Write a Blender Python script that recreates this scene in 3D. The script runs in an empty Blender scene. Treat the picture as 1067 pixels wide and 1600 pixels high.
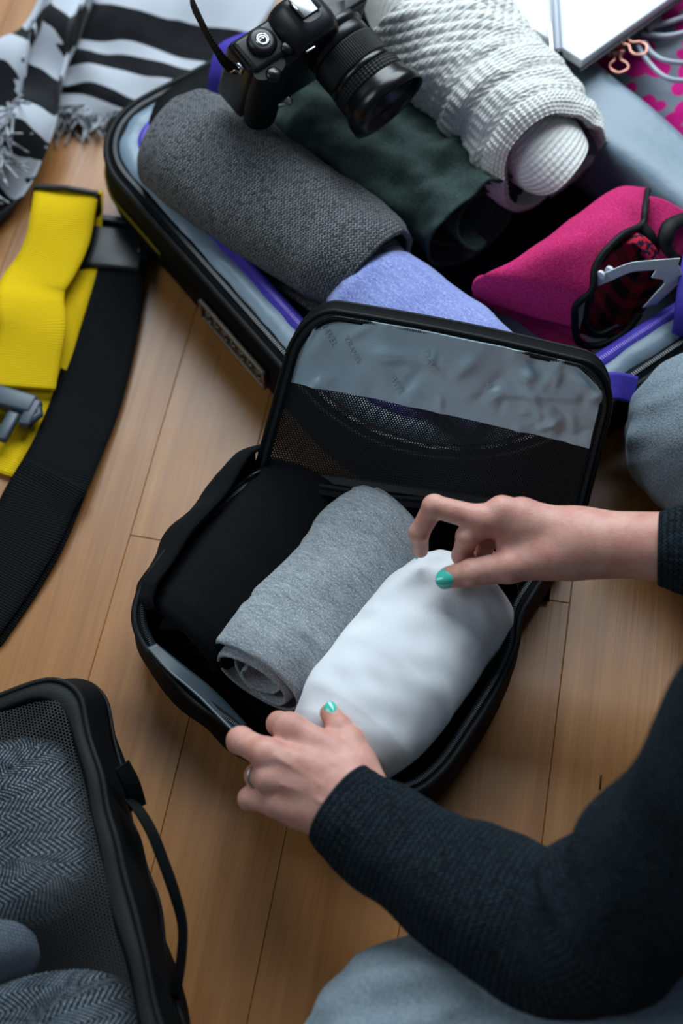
import bpy, bmesh, math, random
import numpy as np
from mathutils import Vector, Matrix
random.seed(7); rng = np.random.default_rng(7)
S = bpy.context.scene; COL = S.collection
# ------------------------------------------------------------------ camera
CH, FPX = 1.12, 2222.0
PT = math.atan(3964 / FPX)
cd = bpy.data.cameras.new('camera'); cam = bpy.data.objects.new('camera', cd); COL.objects.link(cam)
cd.sensor_fit = 'VERTICAL'; cd.sensor_height = 36.0; cd.sensor_width = 24.0; cd.lens = 36.0 * FPX / 1600
cam.location = (0, 0, CH); cam.rotation_euler = (math.pi / 2 - PT, 0, 0)
cd.clip_start = .02
cd.dof.use_dof = True; cd.dof.focus_distance = 1.165; cd.dof.aperture_fstop = 3.0
S.camera = cam
# ------------------------------------------------------------------ light
S.view_settings.view_transform = 'Standard'; S.view_settings.look = 'None'
S.view_settings.exposure = -0.1; S.view_settings.gamma = 1.0; S.view_settings.use_curve_mapping = False
w = bpy.data.worlds.new('world'); S.world = w; w.use_nodes = True
w.node_tree.nodes['Background'].inputs[0].default_value = (.50, .68, .85, 1)
w.node_tree.nodes['Background'].inputs[1].default_value = 0.13
def area(name, loc, tgt, sx, sy, power, col):
    l = bpy.data.lights.new(name, 'AREA'); l.shape = 'RECTANGLE'; l.size = sx; l.size_y = sy
    l.energy = power; l.color = col
    o = bpy.data.objects.new(name, l); COL.objects.link(o); o.location = loc
    o.rotation_euler = (Vector(tgt) - Vector(loc)).to_track_quat('-Z', 'Y').to_euler()
area('window_light', (.28, 2.3, 1.75), (0, .7, 0), 2.1, 1.5, 98, (.80, .92, 1.0))
area('side_window_light', (-1.9, .5, 1.9), (0, .7, 0), 1.1, 1.2, 17, (.82, .93, 1.0))

# ------------------------------------------------------------------ helpers
FW = np.array([0, math.cos(PT), -math.sin(PT)]); UPV = np.array([0, math.sin(PT), math.cos(PT)])
def P(x, y, z=0.0):
    """floor-plan survey: world point at height z that lies on the sight line of pixel x, y"""
    r = FW + (x - 533.5) / FPX * np.array([1., 0, 0]) - (y - 800) / FPX * UPV
    return np.array([0, 0, CH]) + (z - CH) / r[2] * r
def PP(*a): return np.array([P(*q) for q in a])
def nrm(v): v = np.asarray(v, float); return v / (np.linalg.norm(v) + 1e-12)
def spl(pts, n, closed=False):
    pts = np.asarray(pts, float); m = len(pts)
    if m == 2 and not closed: t = np.linspace(0, 1, n)[:, None]; return pts[0] * (1 - t) + pts[1] * t
    seg = m if closed else m - 1
    t = np.linspace(0, seg, n, endpoint=not closed); i = np.minimum(t.astype(int), seg - 1); f = (t - i)[:, None]
    def g(k): return pts[k % m] if closed else np.where((k < 0)[:, None], 2 * pts[0] - pts[1], np.where((k >= m)[:, None], 2 * pts[-1] - pts[-2], pts[np.clip(k, 0, m - 1)]))
    a, b, c, d = g(i - 1), g(i), g(i + 1), g(i + 2)
    return .5 * (2 * b + (c - a) * f + (2 * a - 5 * b + 4 * c - d) * f ** 2 + (3 * b - a - 3 * c + d) * f ** 3)
def resamp(pts, n, closed=False):
    """even arc-length resampling"""
    q = spl(pts, n * 4, closed)
    if closed: q = np.vstack([q, q[:1]])
    L = np.r_[0, np.cumsum(np.linalg.norm(np.diff(q, axis=0), axis=1))]
    t = np.linspace(0, L[-1], n, endpoint=not closed)
    return np.stack([np.interp(t, L, q[:, k]) for k in range(q.shape[1])], 1)
class Noise:
    """smooth 3-D noise: sum of randomly directed sines with warping"""
    def __init__(s, seed, n=7):
        r = np.random.default_rng(seed); d = r.normal(size=(n, 3)); s.d = d / np.linalg.norm(d, axis=1)[:, None]
        s.k = r.uniform(.6, 1.6, n); s.p = r.uniform(0, 6.28, n)
    def __call__(s, V, wl):
        V = np.asarray(V, float) * (2 * math.pi / wl); W = V + 1.1 * np.sin(V[..., [1, 2, 0]] * .5 + s.p[:3])
        return sum(np.sin(W @ s.d[i] * s.k[i] + s.p[i]) for i in range(len(s.k))) / len(s.k) * 1.6
def gridnormals(V):
    du = np.gradient(V, axis=0); dv = np.gradient(V, axis=1); n = np.cross(du, dv)
    return n / (np.linalg.norm(n, axis=2, keepdims=True) + 1e-12)
class MB:
    def __init__(s): s.V = []; s.F = []; s.UV = []; s.M = []; s.n = 0
    def add(s, V, F, UV=None, mi=0):
        V = np.asarray(V, float).reshape(-1, 3); k = s.n
        s.V.append(V); s.n += len(V)
        s.UV.append(np.zeros((len(V), 2)) if UV is None else np.asarray(UV, float).reshape(-1, 2))
        F = [tuple(int(i) + k for i in f) for f in F]; s.F += F; s.M += [mi] * len(F); return s
    def grid(s, V, UV=None, cu=False, cv=False, mi=0, flip=False):
        V = np.asarray(V); n, m = V.shape[:2]; F = []
        for i in range(n if cu else n - 1):
            for j in range(m if cv else m - 1):
                a, b, c, d = i * m + j, i * m + (j + 1) % m, ((i + 1) % n) * m + (j + 1) % m, ((i + 1) % n) * m + j
                F.append((a, b, c, d) if not flip else (d, c, b, a))
        return s.add(V, F, UV, mi)
    def tube(s, pts, r, k=8, closed=False, up=(0, 0, 1), flat=1.0, cap=True, uvs=1.0):
        pts = np.asarray(pts, float); n = len(pts); r = np.broadcast_to(np.asarray(r, float), (n,))
        T = np.gradient(pts, axis=0)
        if closed: T = np.roll(pts, -1, 0) - np.roll(pts, 1, 0)
        T /= np.linalg.norm(T, axis=1)[:, None] + 1e-12
        up = nrm(up); X = np.cross(T, up); bad = np.linalg.norm(X, axis=1) < .15
        X[bad] = np.cross(T[bad], [1, .2, .1]); X /= np.linalg.norm(X, axis=1)[:, None]; Y = np.cross(X, T)
        a = np.linspace(0, 2 * math.pi, k + 1)
        V = pts[:, None] + r[:, None, None] * (np.cos(a)[None, :, None] * X[:, None] + flat * np.sin(a)[None, :, None] * Y[:, None])
        L = np.r_[0, np.cumsum(np.linalg.norm(np.diff(pts, axis=0), axis=1))]
        UV = np.stack(np.broadcast_arrays(a[None] * r.mean(), L[:, None]), -1) * uvs
        s.grid(V[:, :k], UV[:, :k], cu=closed, cv=True)
        if cap and not closed:
            for q, e in ((0, 1), (n - 1, -1)):
                F = [tuple(range(k))[::e]]; s.add(V[q, :k], F, UV[q, :k])
        return s
    def box(s, c, X, Y, Z, bev=0):
        """box with half-axes X, Y, Z; chamfered when bev is a length"""
        c, X, Y, Z = (np.asarray(q, float) for q in (c, X, Y, Z))
        lx, ly, lz = (np.linalg.norm(q) for q in (X, Y, Z)); x, y, z = X / lx, Y / ly, Z / lz
        b = min(bev, lx * .9, ly * .9, lz * .9)
        if b <= 0:
            v = [c + i * X + j * Y + k * Z for i in (-1, 1) for j in (-1, 1) for k in (-1, 1)]
            return s.add(v, [(0, 1, 3, 2), (4, 6, 7, 5), (0, 4, 5, 1), (2, 3, 7, 6), (0, 2, 6, 4), (1, 5, 7, 3)])
        bm = bmesh.new(); r = bmesh.ops.create_cube(bm, size=2)
        M = Matrix([[x[i] * lx, y[i] * ly, z[i] * lz, c[i]] for i in range(3)] + [[0, 0, 0, 1]])
        bmesh.ops.transform(bm, matrix=M, verts=bm.verts)
        bmesh.ops.bevel(bm, geom=bm.edges[:], offset=b, segments=2, profile=.6, affect='EDGES')
        bm.verts.ensure_lookup_table(); s.add([v.co[:] for v in bm.verts], [[v.index for v in f.verts] for f in bm.faces]); bm.free(); return s
    def lathe(s, c, ax, prof, k=32, ref=(0, 0, 1)):
        """profile of (radius, distance along axis)"""
        ax = nrm(ax); X = nrm(np.cross(ax, ref)); Y = np.cross(ax, X); a = np.linspace(0, 2 * math.pi, k, endpoint=False)
        pr = np.asarray(prof, float)
        V = np.asarray(c) + pr[:, 1][:, None, None] * ax + pr[:, 0][:, None, None] * (np.cos(a)[None, :, None] * X + np.sin(a)[None, :, None] * Y)
        return s.grid(V, cv=True)
    def build(s, name, mat, parent=None, smooth=True, solid=0, off=0, sub=0, angle=None):
        me = bpy.data.meshes.new(name); V = np.vstack(s.V)
        me.from_pydata(V.tolist(), [], s.F); mats = mat if isinstance(mat, (list, tuple)) else [mat]
        for m in mats: me.materials.append(m)
        UV = np.vstack(s.UV); li = np.empty(len(me.loops), int); me.loops.foreach_get('vertex_index', li)
        me.uv_layers.new(name='UVMap').data.foreach_set('uv', UV[li].ravel())
        me.polygons.foreach_set('material_index', s.M)
        me.polygons.foreach_set('use_smooth', [bool(smooth)] * len(me.polygons))
        o = bpy.data.objects.new(name, me); COL.objects.link(o)
        if parent:
            o.parent = parent
            if parent.type == 'EMPTY': o.matrix_parent_inverse = Matrix.Translation(-parent.location)
        if sub: md = o.modifiers.new('s', 'SUBSURF'); md.levels = md.render_levels = sub
        if solid: md = o.modifiers.new('t', 'SOLIDIFY'); md.thickness = solid; md.offset = off
        return o
def tag(o, label=None, cat=None, group=None, kind=None):
    if label: o['label'] = label
    if cat: o['category'] = cat
    if group: o['group'] = group
    if kind: o['kind'] = kind
    return o
def empty(name, loc, label, cat, group=None):
    """an Empty at the thing's base; build() keeps its parts where they were modelled"""
    o = bpy.data.objects.new(name, None); COL.objects.link(o); o.empty_display_size = .03; o.location = [float(q) for q in loc]
    return tag(o, label, cat, group)
def surface_nets(D, o, h):
    """iso-surface of the sampled distance field D"""
    s = D < 0; nx, ny, nz = D.shape; acc = np.zeros((nx - 1, ny - 1, nz - 1, 3)); cnt = np.zeros((nx - 1, ny - 1, nz - 1))
    for ax in range(3):
        sl0 = [slice(None)] * 3; sl1 = [slice(None)] * 3; sl0[ax] = slice(0, -1); sl1[ax] = slice(1, None)
        a, b = D[tuple(sl0)], D[tuple(sl1)]; cr = s[tuple(sl0)] != s[tuple(sl1)]; t = np.where(cr, a / np.where(a == b, 1, a - b), 0)
        oth = [k for k in range(3) if k != ax]
        for i in (0, 1):
            for j in (0, 1):
                q = [slice(None)] * 3; q[oth[0]] = slice(i, D.shape[oth[0]] - 1 + i); q[oth[1]] = slice(j, D.shape[oth[1]] - 1 + j)
                c = cr[tuple(q)]; tt = t[tuple(q)]; cnt += c; acc[..., ax] += np.where(c, tt, 0); acc[..., oth[0]] += c * i; acc[..., oth[1]] += c * j
    act = cnt > 0; idx = -np.ones(act.shape, int); idx[act] = np.arange(act.sum())
    ijk = np.argwhere(act); V = np.asarray(o) + h * (ijk + acc[act] / cnt[act][:, None]); F = []
    for ax in range(3):
        u, v = [(1, 2), (2, 0), (0, 1)][ax]
        sl0 = [slice(1, -1)] * 3; sl1 = [slice(1, -1)] * 3; sl0[ax] = slice(0, -1); sl1[ax] = slice(1, None)
        a, b = s[tuple(sl0)], s[tuple(sl1)]; e = np.argwhere(a != b)
        if len(e) == 0: continue
        ins = a[tuple(e.T)]; g = e + 1; g[:, ax] -= 1
        def id_(du, dv):
            k = g.copy(); k[:, u] -= du; k[:, v] -= dv; return idx[tuple(k.T)]
        q = np.stack([id_(1, 1), id_(0, 1), id_(0, 0), id_(1, 0)], 1); q[~ins] = q[~ins][:, ::-1]; F.append(q)
    F = np.vstack(F); F = F[(F >= 0).all(1)]
    return V, F
def sdf_grid(lo, hi, h):
    lo = np.asarray(lo, float); n = np.ceil((np.asarray(hi) - lo) / h).astype(int) + 1
    g = np.meshgrid(*[lo[k] + h * np.arange(n[k]) for k in range(3)], indexing='ij')
    return np.stack(g, -1).astype(np.float32)
def cone(G, a, b, r1, r2):
    a = np.asarray(a, np.float32); b = np.asarray(b, np.float32); ab = b - a
    t = np.clip(((G - a) @ ab) / (ab @ ab), 0, 1)
    return np.linalg.norm(G - a - t[..., None] * ab, axis=-1) - (r1 + (r2 - r1) * t)
def ell(G, c, X, Y, Z, rx, ry, rz):
    d = G - np.asarray(c, np.float32); q = np.sqrt(((d @ nrm(X).astype(np.float32)) / rx) ** 2 + ((d @ nrm(Y).astype(np.float32)) / ry) ** 2 + ((d @ nrm(Z).astype(np.float32)) / rz) ** 2)
    return (q - 1) * min(rx, ry, rz)
def smin(a, b, k):
    h = np.clip(.5 + .5 * (b - a) / k, 0, 1); return b * (1 - h) + a * h - k * h * (1 - h)
# ------------------------------------------------------------------ materials
def lin(r, g, b):
    f = lambda c: (c / 255 / 12.92) if c <= 10 else ((c / 255 + .055) / 1.055) ** 2.4
    return (f(r), f(g), f(b), 1)
class NT:
    def __init__(s, name, rough=.8, spec=.3, **kw):
        s.m = bpy.data.materials.new(name); s.m.use_nodes = True; s.t = s.m.node_tree; s.N = s.t.nodes; s.L = s.t.links
        s.b = s.N['Principled BSDF']; s.b.inputs['Roughness'].default_value = rough; s.b.inputs['Specular IOR Level'].default_value = spec
        for k, v in kw.items(): s.b.inputs[k.replace('_', ' ')].default_value = v
        s.out = s.N['Material Output']
    def n(s, t, **kw):
        n = s.N.new(t)
        for k, v in kw.items():
            if isinstance(v, bpy.types.NodeSocket): s.L.new(v, n.inputs[k])
            elif k in n.inputs.keys(): n.inputs[k].default_value = v
            else: setattr(n, k, v)
        return n
    def math(s, op, a, b=None, c=None):
        n = s.N.new('ShaderNodeMath'); n.operation = op
        for i, v in enumerate((a, b, c)):
            if v is None: continue
            if isinstance(v, bpy.types.NodeSocket): s.L.new(v, n.inputs[i])
            else: n.inputs[i].default_value = v
        return n.outputs[0]
    def uv(s): return s.n('ShaderNodeTexCoord').outputs['UV']
    def obj(s): return s.n('ShaderNodeTexCoord').outputs['Object']
    def map(s, v, sc): return s.n('ShaderNodeMapping', Vector=v, Scale=sc).outputs[0]
    def noise(s, v, sc, det=3, rough=.5, dist=0): 
        n = s.n('ShaderNodeTexNoise', Vector=v, Scale=sc, Detail=det, Roughness=rough, Distortion=dist); return n.outputs[0]
    def ramp(s, f, stops, interp='LINEAR'):
        n = s.N.new('ShaderNodeValToRGB'); n.color_ramp.interpolation = interp; e = n.color_ramp.elements
        f4 = lambda c: c if len(c) == 4 else (*c, 1)
        e[0].position = stops[0][0]; e[0].color = f4(stops[0][1]); e[1].position = stops[-1][0]; e[1].color = f4(stops[-1][1])
        for p, c in stops[1:-1]: q = e.new(p); q.color = f4(c)
        s.L.new(f, n.inputs[0]); return n.outputs[0]
    def mix(s, f, a, b, mode='MIX'):
        n = s.N.new('ShaderNodeMix'); n.data_type = 'RGBA'; n.blend_type = mode
        for k, v in ((0, f), (6, a), (7, b)):
            if isinstance(v, bpy.types.NodeSocket): s.L.new(v, n.inputs[k])
            else: n.inputs[k].default_value = v
        return n.outputs[2]
    def col(s, c):
        if isinstance(c, bpy.types.NodeSocket): s.L.new(c, s.b.inputs['Base Color'])
        else: s.b.inputs['Base Color'].default_value = c
    def bump(s, h, dist, strength=1.0, prev=None):
        n = s.n('ShaderNodeBump', Height=h, Distance=dist, Strength=strength)
        if prev: s.L.new(prev, n.inputs['Normal'])
        s.L.new(n.outputs[0], s.b.inputs['Normal']); return n.outputs[0]
def mul(c, k): return (c[0] * k, c[1] * k, c[2] * k, 1)
def cloth(name, c, c2=None, fibre=900, rough=.9, sheen=.3, bump=.0004, big=60, spec=.2):
    """plain woven / jersey cloth with fibre flecks"""
    m = NT(name, rough, spec); c2 = c2 or mul(c, .75); o = m.obj()
    f = m.noise(o, fibre, 2, .6); g = m.noise(o, big, 3)
    x = m.mix(m.ramp(f, [(.35, (0, 0, 0)), (.65, (1, 1, 1))]), c2, c); x = m.mix(m.math('MULTIPLY', g, .35), x, mul(c2, .8))
    m.col(x); m.b.inputs['Sheen Weight'].default_value = sheen; m.b.inputs['Sheen Roughness'].default_value = .5
    m.b.inputs['Sheen Tint'].default_value = mul(c, 1)
    m.bump(f, bump); return m.m
def webbing(name, c, rough=.6):
    """woven tape: fine ribs across the width"""
    m = NT(name, rough, .08); uv = m.uv(); sp = m.n('ShaderNodeSeparateXYZ', Vector=uv)
    rib = m.math('SINE', m.math('MULTIPLY', sp.outputs[1], 2 * math.pi / .0024)); cr = m.math('SINE', m.math('MULTIPLY', sp.outputs[0], 2 * math.pi / .0013))
    h = m.math('ADD', rib, m.math('MULTIPLY', cr, .4)); n = m.noise(uv, 90, 3)
    x = m.mix(m.math('MULTIPLY_ADD', h, .12, .3), c, mul(c, .6)); x = m.mix(m.math('MULTIPLY', n, .3), x, mul(c, .75)); m.col(x); m.bump(h, .00025); return m.m
def plastic(name, c, rough=.35, spec=.5, metal=0, grain=0):
    m = NT(name, rough, spec, Metallic=metal); n = m.noise(m.obj(), 40, 4); m.col(m.mix(m.math('MULTIPLY', n, .4), c, mul(c, .7)))
    L = m.n('ShaderNodeMapRange', Value=n); L.inputs[3].default_value = rough * .8; L.inputs[4].default_value = rough * 1.25; m.L.new(L.outputs[0], m.b.inputs['Roughness'])
    if grain: m.bump(m.noise(m.obj(), grain, 2), .0002)
    return m.m
def knit(name, c, c2, su, sv, fleck=.5, bump=.0012, rough=.95, ns=700, blot=.6):
    """stockinette: columns of V stitches; su, sv = stitch size in metres along u, v"""
    m = NT(name, rough, .15); uv = m.uv(); sp = m.n('ShaderNodeSeparateXYZ', Vector=uv)
    u = m.math('DIVIDE', sp.outputs[0], su); v = m.math('DIVIDE', sp.outputs[1], sv)
    tri = m.math('ABSOLUTE', m.math('SUBTRACT', m.math('FRACT', u), .5))
    st = m.math('SINE', m.math('MULTIPLY', m.math('ADD', v, m.math('MULTIPLY', tri, 1.6)), 2 * math.pi))
    gr = m.math('SINE', m.math('MULTIPLY', tri, math.pi * 2)); h = m.math('MULTIPLY', m.math('MULTIPLY_ADD', st, .5, .5), m.math('MULTIPLY_ADD', gr, .7, .3))
    n = m.noise(m.obj(), ns, 3, .7); n2 = m.noise(m.obj(), 150, 2)
    x = m.mix(m.ramp(h, [(.2, (0, 0, 0)), (.85, (1, 1, 1))]), mul(c2, .7), c); x = m.mix(m.ramp(n, [(.56 - fleck * .08, (0, 0, 0)), (.56 + fleck * .08, (1, 1, 1))]), x, c2)
    x = m.mix(m.ramp(n2, [(.45, (0, 0, 0)), (.75, (blot, blot, blot))]), x, c2); m.col(x)
    m.b.inputs['Sheen Weight'].default_value = .2; m.b.inputs['Sheen Tint'].default_value = c
    m.bump(m.math('ADD', h, m.math('MULTIPLY', n, .8)), bump); return m.m
def netting(name, c, pitch, hole):
    """knitted net: rows of staggered round holes that let one see through"""
    m = NT(name, .55, .4); uv = m.uv(); sp = m.n('ShaderNodeSeparateXYZ', Vector=uv)
    v = m.math('DIVIDE', sp.outputs[1], pitch * .866); row = m.math('FLOOR', v)
    u = m.math('ADD', m.math('DIVIDE', sp.outputs[0], pitch), m.math('MULTIPLY', m.math('MODULO', row, 2.0), .5))
    a = m.math('SUBTRACT', m.math('FRACT', u), .5); b = m.math('MULTIPLY', m.math('SUBTRACT', m.math('FRACT', v), .5), .866)
    d = m.math('SQRT', m.math('ADD', m.math('MULTIPLY', a, a), m.math('MULTIPLY', b, b)))
    al = m.math('GREATER_THAN', d, hole); m.col(c); m.L.new(al, m.b.inputs['Alpha']); m.bump(d, .0004); return m.m
BLACK = lin(20, 25, 29)
M = {}
M['black_nylon'] = cloth('black_nylon', lin(9, 13, 16), lin(5, 8, 10), 1400, .66, .02, .0002, spec=.10)
M['black_piping'] = cloth('black_piping', lin(14, 20, 24), lin(7, 10, 12), 1100, .55, .03, .0003, spec=.2)
M['black_cotton'] = cloth('black_cotton', lin(9, 13, 16), lin(5, 7, 9), 800, .95, .05)
M['black_web'] = webbing('black_web', lin(13, 17, 20), .6)
M['yellow_web'] = webbing('yellow_web', lin(236, 196, 18), .65)
M['purple_web'] = webbing('purple_web', lin(80, 62, 185), .65)
M['black_plastic'] = plastic('black_plastic', lin(15, 19, 23), .38)
M['grip_rubber'] = plastic('grip_rubber', lin(15, 17, 19), .6, .3, grain=900)
M['gloss_black'] = plastic('gloss_black', lin(9, 11, 13), .26, .5)
M['chrome'] = plastic('chrome', lin(190, 192, 195), .25, .5, 1)
M['zip_black'] = plastic('zip_black', lin(40, 52, 60), .35)
M['zip_purple'] = plastic('zip_purple', lin(120, 95, 215), .4)
M['purple_tape'] = cloth('purple_tape', lin(78, 64, 184), lin(56, 46, 140), 1200, .7, .2, .0002)
M['navy_lining'] = cloth('navy_lining', lin(20, 29, 50), lin(12, 18, 33), 1200, .7, .1, .0002)
# ------------------------------------------------------------------ floor: planks run away from the camera
m = NT('floor_wood', .36, .5); o = m.n('ShaderNodeTexCoord').outputs['UV']; oi = m.n('ShaderNodeObjectInfo').outputs['Random']
w1 = m.noise(m.map(o, (38, 2.2, 1)), 1.0, 5, .6, .6); w2 = m.noise(m.map(o, (260, 7, 1)), 1.0, 3, .6); w3 = m.noise(m.map(o, (900, 60, 1)), 1.0, 2)
x = m.mix(m.ramp(w1, [(.3, (0, 0, 0)), (.72, (1, 1, 1))]), lin(144, 94, 46), lin(176, 121, 66))
x = m.mix(m.math('MULTIPLY', m.ramp(w2, [(.45, (0, 0, 0)), (.75, (1, 1, 1))]), .3), x, lin(118, 70, 32))
x = m.mix(m.math('MULTIPLY', oi, .28), x, lin(124, 76, 36)); x = m.mix(m.math('MULTIPLY', m.ramp(w3, [(.62, (0, 0, 0)), (.7, (1, 1, 1))]), .18), x, lin(90, 58, 30)); m.col(x)
L = m.n('ShaderNodeMapRange', Value=m.noise(o, 14, 4)); L.inputs[3].default_value = .30; L.inputs[4].default_value = .42; m.L.new(L.outputs[0], m.b.inputs['Roughness'])
m.bump(m.math('ADD', w2, m.math('MULTIPLY', m.noise(o, 9, 2), 2.5)), .0005, .5); M['floor'] = m.m
M['floor_gap'] = NT('floor_gap', .9).m; M['floor_gap'].node_tree.nodes['Principled BSDF'].inputs['Base Color'].default_value = lin(62, 38, 20)
fb = MB(); fb.box((0, 1.0, -.022), (3.2, 0, 0), (0, 3.2, 0), (0, 0, .008))
floor = tag(fb.build('floor', M['floor_gap'], smooth=False), kind='structure')
PU = nrm(P(445, 1310) - P(483, 1125)) * -1; PN = nrm([PU[1], -PU[0], 0])          # along / across the planks
base = float(P(483, 1125) @ PN); base_d = float(P(869, 1125) @ PN); PW = (base_d - base) / 2
j1 = float(P(240, 842) @ PU); j2 = float(P(850, 936) @ PU)
r2 = random.Random(3); eA = float(P(205, 830) @ PN); eB = float(P(296, 1122) @ PN)
edge = lambda k: {-1: eB, -2: eA}.get(k, base + k * PW if k >= 0 else eA + (k + 2) * PW)
for k in range(-22, 23):
    x0, x1 = edge(k), edge(k + 1)
    js = [r2.uniform(-2.2, -1.3)]
    if k == -2: js = [j1 - 1.5, j1]
    elif k == 1: js = [j2 - 1.5, j2]
    else:
        a = r2.uniform(-.9, -.25) if k % 2 else r2.uniform(1.5, 1.9); js = [a - 1.6, a]
    js = [-2.2] + [j for j in js if j > -2.1]
    while js[-1] < 4.1: js.append(js[-1] + r2.uniform(1.5, 2.0))
    for q in range(len(js) - 1):
        g = .0002 if k != -3 else .00005; a0, a1 = js[q] + g, js[q + 1] - g; X0, X1 = x0 + g * .8, x1 - g * .8; c = .0005; zt = r2.uniform(-.0003, 0)
        v = []
        for (dx, dz) in ((0, -.013), (0, -c), (c, 0)):
            for (xx, aa) in ((X0 + dx, a0 + dx), (X1 - dx, a0 + dx), (X1 - dx, a1 - dx), (X0 + dx, a1 - dx)):
                pt = PN * xx + PU * aa; v.append((pt[0], pt[1], dz + zt))
        F = [(8, 9, 10, 11)] + [(r * 4 + i, r * 4 + (i + 1) % 4, r * 4 + 4 + (i + 1) % 4, r * 4 + 4 + i) for r in (0, 1) for i in range(4)]
        off = r2.uniform(0, 5); uv = [(p_[0] * PN[0] + p_[1] * PN[1] + off * 3, p_[0] * PU[0] + p_[1] * PU[1] + off) for p_ in v]
        b = MB(); b.add(v, F, uv); b.build('plank', M['floor'], floor, smooth=False)
b = MB(); b.box(P(938, 1222, .0003), np.array(PN) * .0006, np.array(PU) * .006, (0, 0, .0004)); b.build('scratch', M['floor_gap'], floor)

# ------------------------------------------------------------------ suitcase
A = nrm(P(460, 534, .088) - P(238, 330, .088) - .019 * nrm(P(1067, 440, .088) - P(920, 548, .088))); B = np.array([-A[1], A[0], 0.])       # along the near edge / towards the hinge
O = P(238, 330, .088); O = O - A * .133 - B * .006; O[2] = 0
LA, LB, RC, RN = .553, .435, .08, .165
def sc(a, b, z): return O + A * a + B * b + np.array([0, 0, z * .91])
def ring(o, z, n=18, L=LA, W=LB, r=RC, b0=0):
    """rounded rectangle in the suitcase plan, o metres inside its rim"""
    r = max(r - o, .012); pts = []
    rn = max((RN if b0 == 0 else RC) - o, .012)
    for (ca, cb, t0) in ((L - o - rn, o + rn, -90), (L - o - r, W - o - r, 0), (o + r, W - o - r, 90), (o + r, o + r, 180)):
        rr = rn if t0 == -90 else r
        for t in np.linspace(t0, t0 + 90, n): pts.append(sc(ca + rr * math.cos(math.radians(t)), b0 + cb + rr * math.sin(math.radians(t)), z))
    # densify straight runs
    return resamp_lin(np.array(pts), 220)
def resamp_lin(q, n):
    q = np.vstack([q, q[:1]]); L = np.r_[0, np.cumsum(np.linalg.norm(np.diff(q, axis=0), axis=1))]; t = np.linspace(0, L[-1], n, endpoint=False)
    return np.stack([np.interp(t, L, q[:, k]) for k in range(3)], 1)
suit = empty('suitcase', sc(LA / 2, LB / 2, 0), 'open black suitcase with grey lining and purple zips, full of rolled clothes', 'suitcase')
nz = Noise(5)
def rings(specs, amp=0, wl=.08, **kw):
    V = np.array([ring(o_, z_, **kw) for (o_, z_) in specs])
    if amp: d = nz(V, wl) * amp; V = V + np.stack([0 * d, 0 * d, d], -1)
    n, k = V.shape[:2]; per = np.linspace(0, 1.8, k); UV = np.stack(np.broadcast_arrays(per[None], np.arange(n)[:, None] * .012), -1)
    return V, UV
def rim(name, specs, mat, amp=0, wl=.06, solid=0, **kw):
    b = MB(); V, UV = rings(specs, amp, wl, **kw); b.grid(V, UV, cv=True, flip=True); return b.build(name, mat, suit, solid=solid)
b = MB(); V, UV = rings([(.05, 0.001), (.022, .001), (.006, .008), (0, .03), (-.003, .06), (0, .086), (.004, .0925), (.008, .0935)]); b.grid(V, UV, cv=True, flip=True); b.add(V[0], [tuple(range(len(V[0])))[::-1]])
b.build('shell', M['black_nylon'], suit)
b = MB(); V, UV = rings([(.044, .082), (.047, .03), (.055, .010), (.1, .0065)]); b.grid(V, UV, cv=True, flip=True); b.add(V[-1], [tuple(range(len(V[-1])))]); b.build('inner_lining', M['navy_lining'], suit)
rim('zip_tape', [(.004, .0925), (.009, .096), (.013, .0965), (.017, .095)], M['black_nylon'])
b = MB(); b.tube(ring(.0015, .0925), .0032, 8, closed=True); b.tube(ring(.002, .072), .0022, 6, closed=True); b.build('piping', M['black_piping'], suit)
def teeth(path, name, mat, parent, pitch=.0022, w_=.0022, h_=.0011, up=(0, 0, 1), closed=True):
    """one row of zip teeth laid along a path"""
    q = np.vstack([path, path[:1]]) if closed else np.asarray(path); L = np.r_[0, np.cumsum(np.linalg.norm(np.diff(q, axis=0), axis=1))]; n = int(L[-1] / pitch)
    t = (np.arange(n) + .5) * pitch; c = np.stack([np.interp(t, L, q[:, k]) for k in range(3)], 1)
    T = np.gradient(c, axis=0); T /= np.linalg.norm(T, axis=1)[:, None]; up = np.broadcast_to(np.asarray(up, float), c.shape); X = np.cross(T, up); X /= np.linalg.norm(X, axis=1)[:, None]; b = MB()
    for i in range(n):
        x, tt, u = X[i] * w_, T[i] * pitch * .36, up[i] * h_; p_ = c[i]
        b.add([p_ - x - tt, p_ + x - tt, p_ + x + tt, p_ - x + tt, p_ - x * .8 - tt * .7 + u, p_ + x * .8 - tt * .7 + u, p_ + x * .8 + tt * .7 + u, p_ - x * .8 + tt * .7 + u], [(4, 5, 6, 7), (0, 1, 5, 4), (1, 2, 6, 5), (2, 3, 7, 6), (3, 0, 4, 7)])
    return tag(b.build(name, mat, parent, smooth=False), kind='stuff')
teeth(ring(.0105, .0965), 'zip_teeth', M['zip_black'], suit)
M['grey_lining'] = None
m = NT('grey_lining', .42, .45); n1 = m.noise(m.obj(), 16, 3); m.col(m.mix(m.math('MULTIPLY', n1, .5), lin(122, 140, 154), lin(92, 110, 124))); m.bump(m.noise(m.obj(), 70, 3), .0012, .6); M['grey_lining'] = m.m
rim('lining_flap', [(.015, .0945), (.019, .099), (.028, .1005), (.034, .098)], M['grey_lining'], .0022, .05)
rim('purple_zip_tape', [(.031, .096), (.035, .1015), (.0385, .1005), (.042, .1015), (.047, .096), (.049, .088)], M['purple_tape'])
teeth(ring(.0385, .1005), 'purple_zip_teeth', M['zip_purple'], suit)
b = MB(); q = ring(-.004, .055); 
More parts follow.
